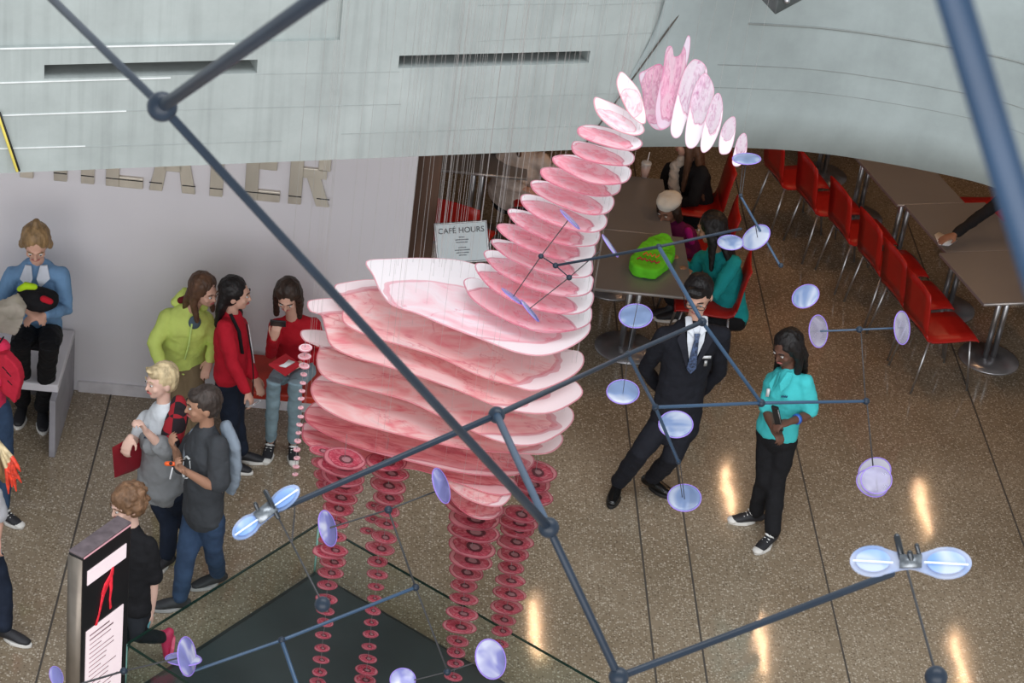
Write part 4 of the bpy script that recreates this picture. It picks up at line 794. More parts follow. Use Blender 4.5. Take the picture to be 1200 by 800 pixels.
# woman in turquoise top at the table, back of the head to us
R = person('dark-haired woman in a turquoise top seated on a red chair at the café table', 14.1, dict(head=(833, 268, .0), nk=(842, 294, .02), pv=(856, 368, .06), sl=(822, 303, .18), sr=(860, 308, -.12), el=(806, 330, .20), wl=(802, 308, .12), er=(838, 345, -.22), wr=(812, 322, -.08), hl=(848, 372, .14), hr=(862, 374, -.02), kl=(818, 372, .1), kr=(826, 378, -.06), al=('z', 822, 428, .09), ar=('z', 832, 436, .09)),
    .98, -110, 22, 'tan', (HK, 'long', longhair(.34, front=(True, False), flare=.02)), TURQ2, BLK, shirt_r=1.12, hem=.03, hands=dict(l=dict(d=V((-.7, 0, .2)), curl=.5), r=dict(d=V((-.7, .1, .3)), curl=.6)), toes=(-90, -90))
# long-haired person in black
R = person('person with long brown hair and a fluffy cream scarf over a black coat', 15.75, dict(head=(806, 168, 0), nk=(806, 192, .02), pv=(818, 246, .08), sl=(786, 199, .18), sr=(822, 203, -.12), el=(778, 225, .12), wl=(764, 222, -.02), er=(812, 236, -.2), wr=(788, 236, -.1), hl=(810, 252, .12), hr=(824, 254, -.02), kl=(782, 256, .1), kr=(792, 262, -.06), al=('z', 788, 300, .09), ar=('z', 798, 306, .09)),
    .98, -100, 10, 'light', (HB, 'long', longhair(.45, front=(True, False), flare=.03)), BLK, BLK, shirt_r=1.2, toes=(-90, -90), topname='coat')
MB().tube([tor(R, .02, -.02, .09), tor(R, -.06, .08, .03), tor(R, -.05, .15, -.10), tor(R, -.02, .17, -.25)], [.04, .045, .045, .04]).build('fur_scarf', fabric('cream_fur', (.50, .44, .38), bump=1), R['t'], remesh=.01, disp=(.03, .04))
# fur jacket at upper left
R = person('person in a beige fur jacket at the table behind the giraffe neck', 15.5, dict(head=(618, 152, 0), nk=(614, 178, .02), pv=(596, 232, .1), sl=(590, 188, .1), sr=(634, 188, -.05), el=(588, 212, -.05), wl=(612, 220, -.15), er=(644, 206, -.05), wr=(652, 196, -.12), hl=(590, 236, .12), hr=(606, 238, .05), kl=(612, 244, 0), kr=(626, 246, -.06), al=('z', 616, 290, .09), ar=('z', 630, 290, .09)),
    1.0, 70, 15, 'light', (HB, 'long', longhair(.22)), fabric('beige_fur', (.52, .43, .37), .3, 1.0), BLK, shirt_r=1.3, toes=(90, 90), topname='fur_jacket', hands=dict(r=dict(curl=.4)))
# arm reaching across the right table: figure mostly hidden behind the thick rod and outside the frame
R = person('person in black reaching an arm across the right-hand table from the frame edge', 15.0, dict(head=(1222, 186, .25), nk=(1216, 206, .25), pv=(1228, 270, .4), sl=(1190, 222, .25), sr=(1240, 222, .35), el=(1150, 252, .05), wl=(1119, 275, -.18), er=(1240, 262, .1), wr=(1218, 262, -.1), hl=(1218, 276, .4), hr=(1240, 276, .4), kl=(1200, 292, .2), kr=(1224, 292, .2), al=('z', 1206, 340, .09), ar=('z', 1226, 340, .09)),
    1.0, -50, 15, 'mid', (HK, 'short'), BLK, BLK, toes=(-60, -60), hands=dict(l=dict(d=V((-.8, -.3, -.1)), curl=.3)))
t = thing('paper', atz(1106, 283, .752), 'small white paper under the reaching hand on the grey table', 'paper'); MB().prism([atz(1095, 275, .752), atz(1100, 272, .752), atz(1122, 282, .752), atz(1112, 288, .752), atz(1100, 287, .752)], V((0, 0, .003))).build('sheet', WHITE, t)

# green bag on the table
GB = fabric('lime_green_nylon', (.16, .72, .03)); a = atz(763, 318, .752)
t = thing('green_bag', a, 'bright green bag with red lettering on the café table', 'bag')
q = [atz(*p, .76) for p in ((736, 312), (742, 322), (760, 327), (775, 324), (790, 305), (786, 290), (775, 283), (758, 287), (746, 300))]
MB().prism([V((p.x, p.y, .752)) for p in catmull(q, 3)], V((.0, .0, .085))).build('bag_body', GB, t, remesh=.009, disp=(.08, .03), sm=14)
rt = (q[4] - q[0]); rt = V((.95, -.30, 0)).normalized(); upv = V((.22, .93, .25)).normalized(); 
def zig(p, n, w_, h, m, nme):
    mb = MB(); pts = [p + rt * (w_ * k / n) + upv * (h * (k % 2)) for k in range(n + 1)]; mb.tube(pts, .006, n=6); return mb.build(nme, m, t)
zt = atz(747, 303, .845); zig(zt, 9, .16, .022, mat('red_stitch', (.55, .02, .04), .6, bump=0), 'printed_band'); zig(zt + upv * .06 + rt * .035, 7, .11, .030, MATS['orange_toy'], 'printed_word')
# iced tea cup
a = atz(755, 207, .752); t = thing('iced_tea_cup', a, 'clear plastic cup of iced tea with a straw on the far café table', 'cup')
def clear(name, c, al):
    m, nt, b, out = nodes(name); b.inputs['Base Color'].default_value = (*c, 1); b.inputs['Alpha'].default_value = al; b.inputs['Roughness'].default_value = .1
    n = nt.nodes.new('ShaderNodeTexNoise'); n.inputs['Scale'].default_value = 20; r = ramp(nt, [(.3, tuple(x * .9 for x in c)), (.7, c)]); nt.links.new(n.outputs[0], r.inputs[0]); nt.links.new(r.outputs[0], b.inputs['Base Color']); MATS[name] = m; return m
MB().tube([a, a + V((0, 0, .12))], [.030, .042], n=20, cap=False).build('cup_wall', clear('clear_plastic', (.8, .82, .82), .35), t); MB().tube([a + V((0, 0, .004)), a + V((0, 0, .08))], [.028, .036], n=20, cap=False).build('tea', mat('tea', (.45, .13, .03), .2, bump=0), t)
MB().ell(a + V((0, 0, .12)), V((.044, 0, 0)), V((0, .044, 0)), V((0, 0, .022))).build('lid', MATS['clear_plastic'], t); MB().tube([a + V((0, 0, .06)), a + V((.012, .01, .21))], .004, n=8).build('straw', WHITE, t)
# ================================================================== the hanging giraffe of printed plates
def plate(name, outline, D, tilt, m, parent, th=.005, tx=0.0, lab=None, k=4, dz=0):
    """outline given where it stands on a tilted plane through its centre; tilt = angle of the plane's normal from vertical towards the viewer"""
    n_ = len(outline); cx = sum(p[0] for p in outline) / n_; cy = sum(p[1] for p in outline) / n_
    C = atY(cx, cy, D); a = math.radians(tilt); b = math.radians(tx)
    nrm = V((math.sin(b), -math.sin(a) * math.cos(b), math.cos(a) * math.cos(b))).normalized()
    pts = catmull([onpl(p[0], p[1], C, nrm) for p in outline], k)
    cen = sum(pts, V()) / len(pts); X = V((1, 0, 0)); X = (X - nrm * X.dot(nrm)).normalized(); Yv = nrm.cross(X)
    us = [(p - cen).dot(X) for p in pts]; vs = [(p - cen).dot(Yv) for p in pts]; mu, mv = (max(us) - min(us)) / 2, (max(vs) - min(vs)) / 2; ou, ov = (max(us) + min(us)) / 2, (max(vs) + min(vs)) / 2
    fac = [0, .3, .6, .85, .95, 1.0]; rimw = min(.009, .09 * min(mu, mv) + .002); N = len(pts); me = bpy.data.meshes.new(name); verts = []; rads = []; faces = []
    org = W(parent)
    for side in (0, 1):
        b0 = len(verts); verts.append(cen - nrm * th * side); rads.append(0)
        for f in fac[1:]:
            for p in pts:
                d_ = (p - cen); ff = f if f != .95 else max(.86, 1 - rimw / max(d_.length * (.35 + .65 * min(1, mv / max(d_.length, 1e-4))), 1e-4)); verts.append(cen + d_ * ff - nrm * th * side); rads.append(f if f != .95 else .92)
        for r in range(len(fac) - 1):
            for i in range(N):
                i2 = (i + 1) % N
                if r == 0: q = (b0, b0 + 1 + i, b0 + 1 + i2)
                else: q = (b0 + 1 + (r - 1) * N + i, b0 + 1 + r * N + i, b0 + 1 + r * N + i2, b0 + 1 + (r - 1) * N + i2)
                faces.append(q if side == 0 else tuple(reversed(q)))
    e0 = 1 + (len(fac) - 2) * N; e1 = (1 + (len(fac) - 1) * N) + e0
    for i in range(N): faces.append((e0 + i, e1 + i, e1 + (i + 1) % N, e0 + (i + 1) % N))
    me.from_pydata([v - org for v in verts], [], faces)
    uvl = me.uv_layers.new(name='UVMap'); at_ = me.attributes.new('rad', 'FLOAT', 'POINT')
    for i, r in enumerate(rads): at_.data[i].value = r
    for l in me.loops:
        v = verts[l.vertex_index] - cen; uvl.data[l.index].uv = ((v.dot(X) - ou) / mu, (v.dot(Yv) - ov) / mv)
    me.materials.append(m); o = bpy.data.objects.new(name, me); o.parent = parent; col.objects.link(o)
    if lab: o['label'] = lab
    return o, cen, nrm, pts
YB = 9.85
G = thing('giraffe_sculpture', atz(470, 850, .0) + V((0, .1, .075)), 'hanging giraffe made of pink printed translucent plates above the black platform', 'sculpture')
NECK = [
 [(678, 149), (692, 146), (715, 150), (740, 158), (752, 165), (751, 172), (738, 176), (715, 172), (690, 164), (678, 157)],
 [(670, 169), (678, 165), (710, 172), (735, 176), (744, 184), (738, 193), (715, 193), (690, 188), (673, 179)],
 [(649, 183), (670, 181), (700, 187), (730, 193), (740, 200), (735, 212), (715, 216), (690, 213), (665, 201), (650, 191)],
 [(634, 198), (650, 196), (690, 204), (720, 208), (728, 215), (724, 226), (705, 230), (680, 226), (655, 218), (637, 208)],
 [(623, 212), (640, 212), (690, 222), (715, 228), (720, 238), (712, 249), (690, 251), (660, 242), (635, 230), (624, 221)],
 [(611, 229), (625, 228), (655, 237), (690, 246), (706, 250), (712, 258), (707, 268), (690, 272), (660, 266), (630, 254), (613, 240)],
 [(596, 245), (612, 246), (645, 254), (690, 262), (702, 270), (703, 279), (696, 287), (670, 288), (640, 280), (610, 265), (598, 254)],
 [(583, 263), (605, 263), (660, 274), (692, 280), (698, 290), (696, 300), (685, 306), (650, 302), (615, 290), (590, 275)],
 [(576, 281), (592, 281), (625, 290), (665, 300), (690, 303), (695, 312), (692, 322), (675, 325), (640, 320), (600, 304), (582, 291)],
 [(568, 294), (590, 295), (640, 312), (690, 321), (695, 334), (688, 344), (665, 347), (630, 340), (590, 322), (572, 306)],
 [(557, 309), (575, 310), (605, 324), (650, 336), (690, 340), (696, 350), (688, 363), (665, 368), (620, 360), (582, 342), (563, 324)],
 [(545, 327), (562, 327), (600, 346), (650, 358), (688, 358), (694, 368), (689, 380), (665, 388), (630, 388), (588, 372), (556, 352), (545, 336)]]
LEAF = [[(697, 114), (706, 116), (725, 124), (744, 136), (755, 150), (752, 157), (740, 158), (720, 151), (704, 138), (697, 125)], [(725, 88), (729, 84), (738, 92), (749, 106), (755, 125), (757, 143), (750, 144), (737, 132), (727, 112), (723, 98)]]
wires = []
for i, o_ in enumerate(reversed(NECK)):
    k = len(NECK) - 1 - i; _, c, n, p = plate('neck_plate', o_, YB - .02 * i + .1, 2 + 1.0 * (12 - k) * .6, M_NECK, G, tx=12); wires += [p[3], p[len(p) // 2]]
_, c, n, p = plate('neck_plate', LEAF[0], YB - .1, 30, M_CREAM, G, tx=28); wires.append(p[0])
_, c, n, p = plate('neck_plate', LEAF[1], YB - .1, 62, M_CREAM, G, tx=30); wires.append(p[4])
HEADS = [
 ([(749, 88), (757, 82), (771, 75), (777, 78), (782, 90), (790, 105), (788, 125), (785, 145), (777, 152), (767, 151), (759, 142), (755, 128), (753, 108)], .06, 76, 6, M_HEAD),
 ([(780, 60), (784, 54), (788, 56), (790, 66), (797, 64), (802, 52), (806, 42), (809, 45), (808, 60), (805, 75), (800, 92), (796, 110), (792, 135), (783, 149), (772, 150), (768, 130), (772, 105), (777, 82)], .0, 80, 0, M_HEAD),
 ([(811, 71), (818, 70), (826, 76), (829, 86), (825, 98), (816, 118), (804, 142), (798, 158), (791, 162), (786, 155), (787, 140), (793, 112), (801, 85)], -.05, 78, -6, M_MUZ),
 ([(825, 86), (833, 93), (837, 107), (833, 124), (826, 148), (818, 168), (810, 174), (804, 170), (803, 156), (807, 130), (814, 102)], -.10, 78, -10, M_MUZ),
 ([(842, 109), (846, 116), (847, 132), (843, 153), (834, 172), (825, 179), (821, 174), (822, 160), (828, 135), (836, 114)], -.15, 78, -12, M_MUZ),
 ([(857, 137), (862, 140), (861, 160), (856, 177), (849, 181), (843, 178), (843, 162), (848, 146)], -.2, 78, -12, M_MUZ),
 ([(871, 156), (875, 160), (875, 177), (869, 192), (862, 195), (858, 190), (861, 174), (865, 162)], -.25, 78, -12, M_MUZ)]
for o_, dy, ti, tx_, m in HEADS:
    _, c, n, p = plate('head_plate', o_, YB + dy, ti, m, G, th=.004, tx=tx_); wires.append(p[0])
# body sections from the back down
BODY = [
 ([(429, 306), (455, 303), (500, 302), (545, 306), (600, 326), (655, 350), (688, 372), (690, 390), (667, 407), (637, 416), (605, 412), (570, 399), (520, 380), (490, 367), (460, 357), (446, 342), (437, 322)], M_CREAM, 0),
 ([(392, 335), (402, 331), (440, 327), (500, 335), (580, 372), (640, 410), (678, 411), (684, 426), (668, 442), (630, 457), (600, 451), (560, 439), (515, 418), (470, 404), (430, 392), (402, 376), (404, 352), (394, 344)], M_BODY, .02),
 ([(360, 356), (366, 351), (400, 350), (460, 362), (540, 400), (620, 440), (665, 442), (683, 457), (674, 470), (640, 484), (590, 478), (540, 458), (490, 440), (440, 425), (410, 416), (388, 404), (381, 385), (376, 368), (364, 364)], M_BODY, -.02),
 ([(352, 390), (358, 386), (385, 388), (450, 402), (530, 436), (610, 472), (660, 474), (673, 487), (662, 504), (630, 520), (590, 518), (530, 494), (480, 470), (430, 456), (390, 446), (374, 434), (371, 418), (374, 404), (358, 399)], M_BODY, .03),
 ([(380, 438), (368, 446), (364, 456), (370, 470), (384, 481), (410, 493), (450, 504), (500, 516), (550, 526), (600, 530), (640, 531), (658, 520), (657, 508), (630, 500), (580, 486), (520, 462), (450, 445), (410, 436)], M_BODY, 0),
 ([(376, 470), (361, 477), (357, 488), (366, 499), (395, 514), (430, 527), (470, 537), (515, 548), (560, 556), (605, 556), (624, 545), (624, 534), (600, 522), (540, 512), (470, 498), (420, 478)], M_BODY2, .02),
 ([(363, 495), (354, 503), (357, 517), (378, 530), (410, 541), (450, 546), (490, 550), (540, 566), (575, 578), (600, 578), (606, 566), (590, 556), (540, 546), (480, 530), (420, 514)], M_BODY2, 0),
 ([(505, 530), (512, 550), (528, 570), (548, 584), (572, 592), (590, 591), (600, 578), (596, 566), (570, 556), (530, 540)], M_BODY, .0),
 ([(520, 562), (530, 586), (548, 602), (566, 608), (582, 605), (589, 592), (580, 580), (550, 568)], M_BODY2, .02)]
for i, (o_, m, dy) in enumerate(BODY):
    _, c, n, p = plate('body_plate', o_, YB + dy - .03 * i + .12, 4, m, G, th=.006, tx=9); wires += [p[6], p[len(p) // 3], p[2 * len(p) // 3], p[-8]]
def disc(cx, cy, w_, h, a=8, seed=0, wob=.07):
    r = random.Random(seed); out = []
    ph = r.uniform(0, 6.28)
    for k in range(12):
        t = 2 * math.pi * k / 12; q = 1 + wob * math.sin(2 * t + ph) + r.uniform(-.03, .03); x, y_ = w_ / 2 * math.cos(t) * q, h / 2 * math.sin(t) * q; c, s_ = math.cos(math.radians(a)), math.sin(math.radians(a)); out.append((cx + x * c - y_ * s_, cy + x * s_ + y_ * c))
    return out
# legs: strands of sections threaded on wires
def zoomA(l, ox, oy): return [(ox + x / 4, oy + y / 4, w_ / 4) for x, y, w_ in l]
LEG1 = zoomA([(255, 308, 200), (245, 345, 215), (245, 390, 200), (248, 436, 170), (235, 490, 150), (225, 540, 145), (215, 605, 120), (205, 672, 110), (205, 735, 120)], 340, 460) + zoomA([(185, 103, 150), (200, 150, 120), (190, 202, 115), (175, 260, 90), (170, 325, 95), (165, 380, 80), (165, 435, 75), (155, 495, 70), (150, 555, 70), (145, 610, 72), (138, 668, 72), (130, 715, 78)], 340, 620)
LEG1B = zoomA([(150, 270, 110), (155, 330, 110), (160, 385, 100), (165, 430, 90), (170, 690, 70), (150, 745, 80)], 340, 460)
LEG2 = zoomA([(450, 322, 185), (470, 375, 160), (460, 432, 165), (460, 490, 140), (455, 550, 120), (450, 612, 105), (440, 675, 118), (422, 728, 130)], 340, 460) + zoomA([(410, 150, 95), (408, 210, 90), (403, 268, 70), (395, 323, 65), (388, 380, 75), (380, 435, 65), (378, 490, 70), (370, 548, 65), (365, 605, 80), (358, 658, 98), (350, 705, 105)], 340, 620)
LEG2B = zoomA([(390, 528, 70), (385, 590, 70), (362, 645, 65)], 340, 460)
LEG3 = [(556, 592, 64), (556, 606, 60), (555, 622, 56), (553, 640, 54)] + zoomA([(845, 140, 200), (825, 197, 165), (815, 262, 128), (815, 325, 122), (805, 393, 140), (795, 455, 145), (785, 522, 105), (778, 575, 90), (775, 627, 76), (765, 690, 80), (755, 740, 70)], 340, 620)
LEG4 = [(628, 552, 50), (622, 566, 46), (625, 580, 46), (610, 602, 40), (607, 612, 42)] + zoomA([(1065, 0, 155), (1055, 58, 165), (1045, 115, 150), (1035, 178, 125), (1032, 238, 130), (1030, 300, 145), (1015, 363, 145), (1000, 422, 110), (993, 475, 95), (985, 535, 75), (975, 585, 65)], 340, 620)
for li, (lst, Yl, tilt) in enumerate(((LEG1, 9.42, 4), (LEG2, 9.72, 4), (LEG3, 9.78, 4), (LEG4, 9.99, 4))):
    top = atY(lst[0][0], lst[0][1], Yl); bot = atY(lst[-1][0], lst[-1][1], Yl)
    leg = MB().tube([V((top.x, top.y, top.z + .15))] + [atY(q[0], q[1], Yl) for q in lst], .0012, n=6).build('leg', mat('fine_wire', (.25, .25, .26), .3, .6, bump=0), G)
    ex_ = LEG1B if li == 0 else LEG2B if li == 1 else []
    for i, (x, y_, w_) in enumerate(lst + ex_):
        plate('leg_plate', disc(x, y_, w_ * 1.06, w_ * (.48 if w_ > 26 else .52), 9, li * 50 + i), Yl + (.0 if i < len(lst) else .06), tilt, M_LEG, leg, th=.004, tx=8, k=2)
tl_ = [(358, 407, 17), (357, 417, 15), (356.5, 428, 13), (356, 438, 8), (355, 448, 7), (354, 457.5, 7), (353, 466.5, 7.5), (352.5, 477, 7), (352.5, 487.5, 7), (351, 497, 7.5), (350, 506.5, 7), (349, 516, 9), (348, 526, 9), (348, 536, 8), (347, 546, 8), (346, 555, 7)]
a_, b_ = atY(358, 400, 9.7), atY(345.5, 558, 9.7)
tail = MB().tube([V((a_.x, a_.y, b_.z)), a_], .0015, n=6).build('tail', MATS['fine_wire'], G)
for i, (x, y_, w_) in enumerate(tl_): plate('tail_plate', disc(x, y_, w_, w_ * .52, 4, 300 + i), 9.7, 6, M_TAIL, tail, th=.006, k=2)
WM = mat('suspension_thread', (.62, .62, .60), .3, .2, bump=0)
for p in wires:
    MB().tube([p, V((p.x, p.y, 9.5))], .00055, n=4, cap=False).build('suspension_wire', WM, G)
# curtain of fine threads above the back
random.seed(12)
TG = thing('thread_curtain', (.45, 10.5, 9.5), 'sheaf of fine hanging threads left of the giraffe neck', 'threads')
mb = MB()
for i in range(38):
    x = random.uniform(505, 590) if i % 3 else random.uniform(340, 640); a = atY(x, random.uniform(300, 330) if x < 560 else 260, random.uniform(10.0, 10.35)); mb.tube([a, V((a.x, a.y, 9.5))], .0007, n=4, cap=False)
o = mb.build('threads', WM, TG, kind='stuff')

# ================================================================== the dark rod and ball frame with lens discs
M_ROD = mat('blue_grey_rod', (.010, .019, .034), .38, 0, bump=0, spec=.35); M_ROD2 = mat('pale_blue_rod', (.022, .055, .105), .32, 0, bump=0, spec=.5); M_WIRE = mat('dark_wire', (.02, .02, .022), .4, bump=0)
FR = thing('molecule_frame', V((.4, 5, 3)), 'dark rod and ball molecule frame hanging in front of the giraffe, with violet lens discs', 'sculpture')
def node(x, y_, D, d, par=None, m=None, lab=None): MB().sph(atD(x, y_, D), d / 2 * D / F, 24, 16).build('joint_ball', m or M_ROD, par or FR)
def rod(a, b, wa, wb=None, par=None, m=None, name='rod', lab=None):
    wb = wb if wb is not None else wa; pa, pb = atD(*a), atD(*b); o = MB().tube([pa, pb], [wa / 2 * a[2] / F, wb / 2 * b[2] / F], n=14).build(name, m or M_ROD, par or FR)
    if lab: o['label'] = lab
    return o
N = dict(A=(190, 125, 3.0), A0=(54, -8, 3.6), A1=(384, -12, 2.2), B=(643, 618, 4.6), C=(725, 793, 4.7), Dn=(582, 486, 5.8), E=(311, 604, 5.4), Fn=(736, 415, 7.9), Gn=(823, 377, 8.6), Hn=(892, 472, 8.9), I=(768, 477, 8.6), J=(772, 289, 8.9), K=(651, 311, 9.25), L=(634, 300, 9.2), M=(667, 325, 9.3), O=(1015, 470, 9.1), Pn=(795, 541, 9.0), Q=(1045, 672, 5.2), R=(1097, 793, 4.6))
for k, d in dict(A=36, B=25, C=24, Dn=20, Fn=8, Gn=11, Hn=10, I=8.5, J=7, K=7, L=6.5, M=7, O=8.5, Pn=6.5, R=27).items(): node(*N[k], d)
for a, b, wa, wb in (('A0', 'A', 10, 10), ('A', 'B', 11, 11), ('A', 'A1', 15, 21), ('B', 'C', 9.5, 10), ('Dn', 'E', 8, 7), ('Dn', 'Fn', 7.5, 5), ('Fn', 'Gn', 5.5, 5.5), ('Gn', 'K', 3, 3), ('J', 'K', 4, 3), ('C', 'Q', 9, 9), ('L', 'K', 1.4, 1.4), ('K', 'M', 1.4, 1.4)):
    if (a, b) == ('Gn', 'K'): continue
    rod(N[a], N[b], wa, wb)
for a, b, wa, wb in (('B', 'Dn', 9, 9), ('Gn', 'Hn', 4.5, 4.5), ('J', 'Gn', 5, 5), ('Fn', 'I', 4.2, 4.2), ('I', 'Pn', 4, 4), ('I', 'Hn', 4.2, 4.2), ('Hn', 'O', 4, 3.5)): rod(N[a], N[b], wa, wb, m=M_ROD2)
rod(N['J'], (868, 268, 9.0), 3.5, 3, m=M_ROD)
rod(N['B'], N['A'], .1) if False else None
for a, b, w_ in (((868, 230, 9.1), (914, 311, 9.1), 2.8),): rod(a, b, w_, m=M_ROD2); node(868, 229, 9.1, 5); node(915, 311, 9.1, 6)
rod((959, 388, 9.2), (1057, 384, 9.2), 2.2, m=M_ROD2); node(1007, 386, 9.2, 8)
for a, b, w_ in (((1009, 390, 9.2), (1014, 466, 9.1), 1.2), ((1016, 473, 9.1), (1024, 556, 9.2), 1.6), ((875, 186, 9.2), (869, 229, 9.1), 1), ((871, 188, 9.2), (867, 226, 9.1), .8), ((668, 255, 9.2), N['L'], 1.2), (N['L'], (601, 348, 9.2), 1.2), (N['M'], (620, 362, 9.2), 1.2), (N['M'], (703, 294, 9.3), 1.2), ((748, 352, 9.0), (736, 413, 7.9), .8), ((736, 417, 7.9), (730, 460, 8.8), .9), ((794, 543, 9.0), (800, 585, 9.1), 1), ((797, 543, 9.0), (803, 590, 9.1), 1), ((1062, 664, 5.1), (1095, 784, 4.6), 3), ((885, 262, 9), (888, 280, 9.1), 1)): rod(a, b, w_, m=M_WIRE, name='wire')
def lensmat(name, c, al):
    m, nt, b, out = nodes(name); L = nt.links.new; tc = nt.nodes.new('ShaderNodeTexCoord')
    n = nt.nodes.new('ShaderNodeTexNoise'); n.inputs['Scale'].default_value = 7; n.inputs['Detail'].default_value = 2; n.inputs['Distortion'].default_value = 1; L(tc.outputs['Object'], n.inputs[0])
    r = ramp(nt, [(.35, tuple(x * .75 for x in c)), (.5, c), (.66, tuple(.45 * x + .45 for x in c))]); L(n.outputs[0], r.inputs[0]); L(r.outputs[0], b.inputs['Base Color'])
    b.inputs['Roughness'].default_value = .15; b.inputs['Coat Weight'].default_value = .25
    tr = nt.nodes.new('ShaderNodeBsdfTransparent'); tr.inputs[0].default_value = (.85, .85, 1, 1); ms = nt.nodes.new('ShaderNodeMixShader'); ms.inputs[0].default_value = al; L(tr.outputs[0], ms.inputs[1]); L(b.outputs[0], ms.inputs[2]); L(ms.outputs[0], out.inputs[0]); return m
M_LENS = lensmat('sky_blue_lens', (.20, .28, .46), .74); M_LENS2 = lensmat('violet_lens', (.22, .22, .50), .85); M_LENS3 = lensmat('clear_mauve_lens', (.45, .42, .50), .45); M_RIM = mat('violet_rim', (.28, .18, .60), .3, bump=0)
def lens(x, y_, D, major, minor, ang, m=None, par=None, flip=1, pin=True, lab=None):
    """disc whose longer apparent axis makes the angle ang (image, degrees, clockwise from right)"""
    C = atD(x, y_, D); v = (CAM - C).normalized(); a = math.radians(ang); r = major / 2 * D / F
    mj = (RX * math.cos(a) + RY * math.sin(a)); mn = (RX * -math.sin(a) + RY * math.cos(a)) * -1; c = min(.999, minor / major); nrm = (v * c + mn * math.sqrt(1 - c * c) * flip).normalized()
    X = mj - nrm * mj.dot(nrm); X.normalize(); Yv = nrm.cross(X); mb = MB(); K = 28; prof = [(.0, .11), (.35, .10), (.7, .07), (.92, .035), (1.0, 0), (.92, -.035), (.7, -.07), (.35, -.1), (0, -.11)]
    b0 = len(mb.v); mb.v.append(C + nrm * r * .11)
    for pr, pz in prof[1:-1]:
        for k in range(K): t = 2 * math.pi * k / K; mb.v.append(C + (X * math.cos(t) + Yv * math.sin(t)) * r * pr + nrm * r * pz)
    last = len(mb.v); mb.v.append(C - nrm * r * .11)
    for k in range(K): mb.f.append((b0, b0 + 1 + k, b0 + 1 + (k + 1) % K)); q = b0 + 1 + (len(prof) - 3) * K; mb.f.append((last, q + (k + 1) % K, q + k))
    for i in range(len(prof) - 3):
        for k in range(K): q = b0 + 1 + i * K; mb.f.append((q + k, q + K + k, q + K + (k + 1) % K, q + (k + 1) % K))
    o = mb.build('lens_disc', m or M_LENS, par or FR)
    MB().tube([C + (X * math.cos(2 * math.pi * k / K) + Yv * math.sin(2 * math.pi * k / K)) * r for k in range(K + 1)], r * .035, n=6).build('lens_rim', M_RIM, o)
    if pin: MB().tube([C, C - Yv * r * .8], r * .025, n=6).build('lens_pin', M_WIRE, o)
    return o
for a in ((875, 186, 9.2, 33, 15, 2), (856, 284, 9.0, 30, 18, 4), (886, 278, 9.1, 36, 24, -38), (944, 347, 9.1, 33, 25, -30), (745, 370, 9.0, 39, 28, 0), (730, 459, 8.8, 38, 28, 3), (792, 497, 8.9, 40, 31, 2), (802, 583, 9.1, 39, 31, 2)): lens(*a)
for a in ((959, 388, 9.2, 38, 24, 88, M_LENS3), (1057, 384, 9.2, 39, 22, 88, M_LENS3), (1025, 552, 9.2, 38, 30, -20, M_LENS3), (1022, 566, 9.15, 38, 30, 30, M_LENS3), (1027, 562, 9.1, 36, 32, 0, M_LENS3)): lens(*a)
for a in ((715, 288, 9.3, 32, 6, 55), (668, 257, 9.2, 32, 6, 45), (600, 347, 9.2, 30, 5, 38), (621, 364, 9.2, 33, 5, 50)): lens(*a, M_LENS2, pin=False)
# figure-of-eight plates with pegs
M_FIG = lensmat('pale_blue_acrylic', (.34, .50, .78), .48); M_FIG2 = lensmat('deep_blue_acrylic', (.22, .40, .80), .75); M_CHR = mat('dark_chrome', (.06, .065, .07), .15, .9, bump=0)
def fig8(cx, cy, D, lobes, ang, pegs, par):
    C = atD(cx, cy, D); v = (CAM - C).normalized(); a = math.radians(ang); nrm = (v * .62 + V((0, 0, 1)) * .5).normalized()
    out = []
    (lx, lw, lh), (rx, rw, rh) = lobes
    def rot(x, y_): c, s_ = math.cos(a), math.sin(a); return (cx + x * c - y_ * s_, cy + x * s_ + y_ * c)
    pts = [(lx + lw / 2 * math.cos(t), lh / 2 * math.sin(t)) for t in [math.radians(q) for q in range(50, 311, 20)]] + [(0, -8)] + [(rx + rw / 2 * math.cos(t), rh / 2 * math.sin(t)) for t in [math.radians(q) for q in range(-130, 131, 20)]] + [(0, 8)]
    P3 = catmull([onpl(*rot(*p), C, nrm) for p in pts], 3); o = MB().prism(P3, -nrm * .006).build('figure_eight_plate', M_FIG, par, smooth=False)
    for (x, w_, h) in lobes:
        q = [onpl(*rot(x + w_ * .38 * math.cos(t), h * .36 * math.sin(t)), C + nrm * .003, nrm) for t in [k * math.pi / 12 for k in range(24)]]; MB().prism(q, nrm * .003).build('blue_inlay', M_FIG2, o, smooth=False)
        s0, s1_ = onpl(*rot(x - w_ * .42, 0), C + nrm * .009, nrm), onpl(*rot(x + w_ * .42, 1.5), C + nrm * .009, nrm); MB().tube([s0, s1_], .0022, n=6).build('light_rib', mat('white_rib', (.75, .85, .95), .3, bump=0), o)
    MB().prism([onpl(*rot(*p), C + nrm * .006, nrm) for p in ((-13, -7), (13, -8), (13, 7), (-13, 8))], nrm * .006).build('centre_mount', mat('mount_metal', (.22, .24, .26), .3, .7, var=.5, scale=60, bump=0), o)
    for (x0, y0, x1, y1, w_) in pegs: MB().tube([onpl(x0, y0, C, nrm), onpl(x1, y1, C, nrm) + nrm * .02], w_ / 2 * D / F, n=14).build('peg', M_CHR, o)
fig8(1067, 658, 4.95, ((-44, 54, 36), (42, 60, 37)), 1.5, ((1057, 654, 1050, 633, 8), (1069, 661, 1065, 652, 7), (1078, 653, 1073, 643, 5.5)), FR)
fig8(311, 600, 5.35, ((-27, 40, 23), (27, 44, 22)), -37, ((326, 606, 311, 580, 6), (304, 602, 299, 594, 5)), FR)
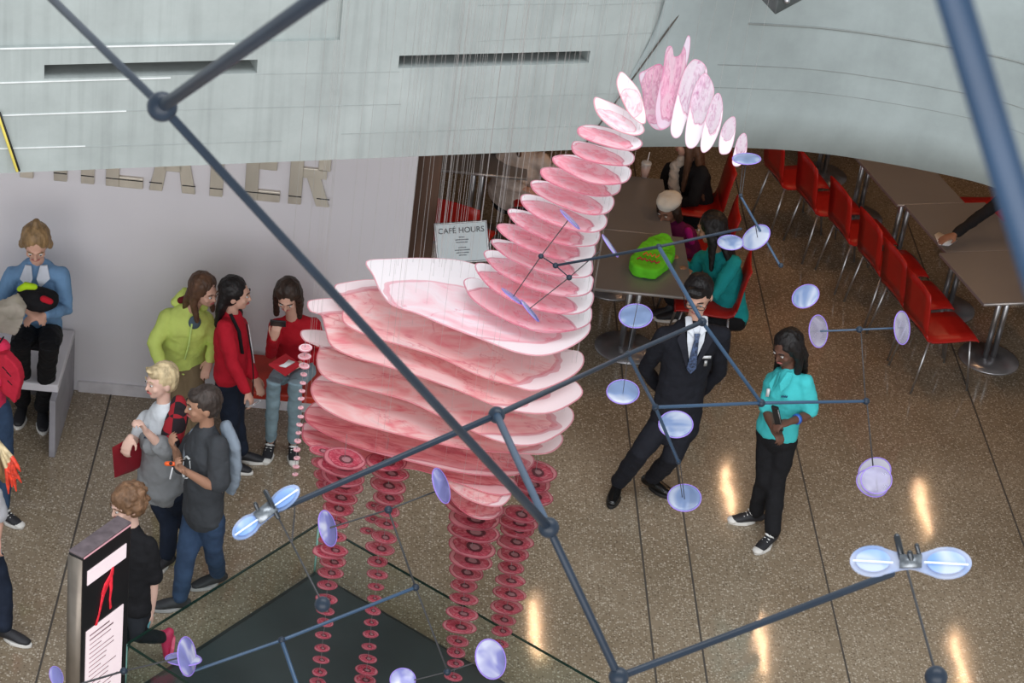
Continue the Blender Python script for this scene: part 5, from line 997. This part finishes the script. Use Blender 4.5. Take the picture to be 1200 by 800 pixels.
# wires below the left figure-of-eight and the small lower cluster
for a, b, w_ in (((325, 604, 5.4), (342, 636, 5.4), 2.2), ((345, 604, 5.4), (342, 636, 5.4), 2), ((342, 636, 5.4), (376, 703, 5.3), 2.2), ((346, 575, 5.5), (345, 604, 5.4), 1.6)): rod(a, b, w_, m=M_WIRE, name='wire')
node(378, 708, 5.3, 19)
LC = thing('lower_molecule_frame', atD(330, 750, 8.6), 'smaller rod and ball frame with violet discs low over the black platform', 'sculpture')
for x, y_, D, d in ((455, 597, 8.6, 9.5), (487, 688, 8.7, 9), (330, 750, 8.4, 9), (145, 786, 8.2, 9), (524, 787, 8.8, 9)): node(x, y_, D, d, LC)
for a, b, w_, m in (((384, 619, 8.5), (455, 597, 8.6), 2, M_WIRE), ((455, 597, 8.6), (517, 573, 8.7), 2, M_WIRE), ((455, 597, 8.6), (487, 688, 8.7), 2.4, M_WIRE), ((487, 688, 8.7), (526, 790, 8.8), 2.2, M_WIRE), ((487, 688, 8.7), (330, 750, 8.4), 4.2, M_ROD2), ((330, 750, 8.4), (215, 790, 8.3), 3.6, M_ROD2), ((330, 750, 8.4), (350, 808, 8.3), 5, M_ROD2), ((145, 786, 8.2), (217, 769, 8.2), 2, M_WIRE), ((145, 786, 8.2), (88, 803, 8.1), 2.6, M_WIRE), ((524, 787, 8.8), (575, 770, 8.8), 1.6, M_WIRE), ((524, 787, 8.8), (472, 800, 8.8), 1.6, M_WIRE)): rod(a, b, w_, par=LC, m=m)
for a in ((517, 569, 8.7, 43, 15, 72), (384, 619, 8.5, 43, 16, 76), (575, 772, 8.8, 47, 34, 76), (472, 796, 8.8, 30, 26, 0), (219, 769, 8.2, 46, 15, 84), (215, 772, 8.25, 42, 9, 4), (66, 792, 8.1, 24, 11, 70)): lens(*a, M_LENS2, par=LC)
TR = thing('near_rod', atD(1150, 160, 1.1), 'thick out of focus blue rod crossing the upper right corner', 'rod')
MB().tube([atD(1106, -40, 1.05), atD(1264, 480, 1.15)], [.0086, .0095], n=20).build('rod', mat('thick_blue_rod', (.014, .04, .085), .35, 0, bump=0, spec=.4), TR)
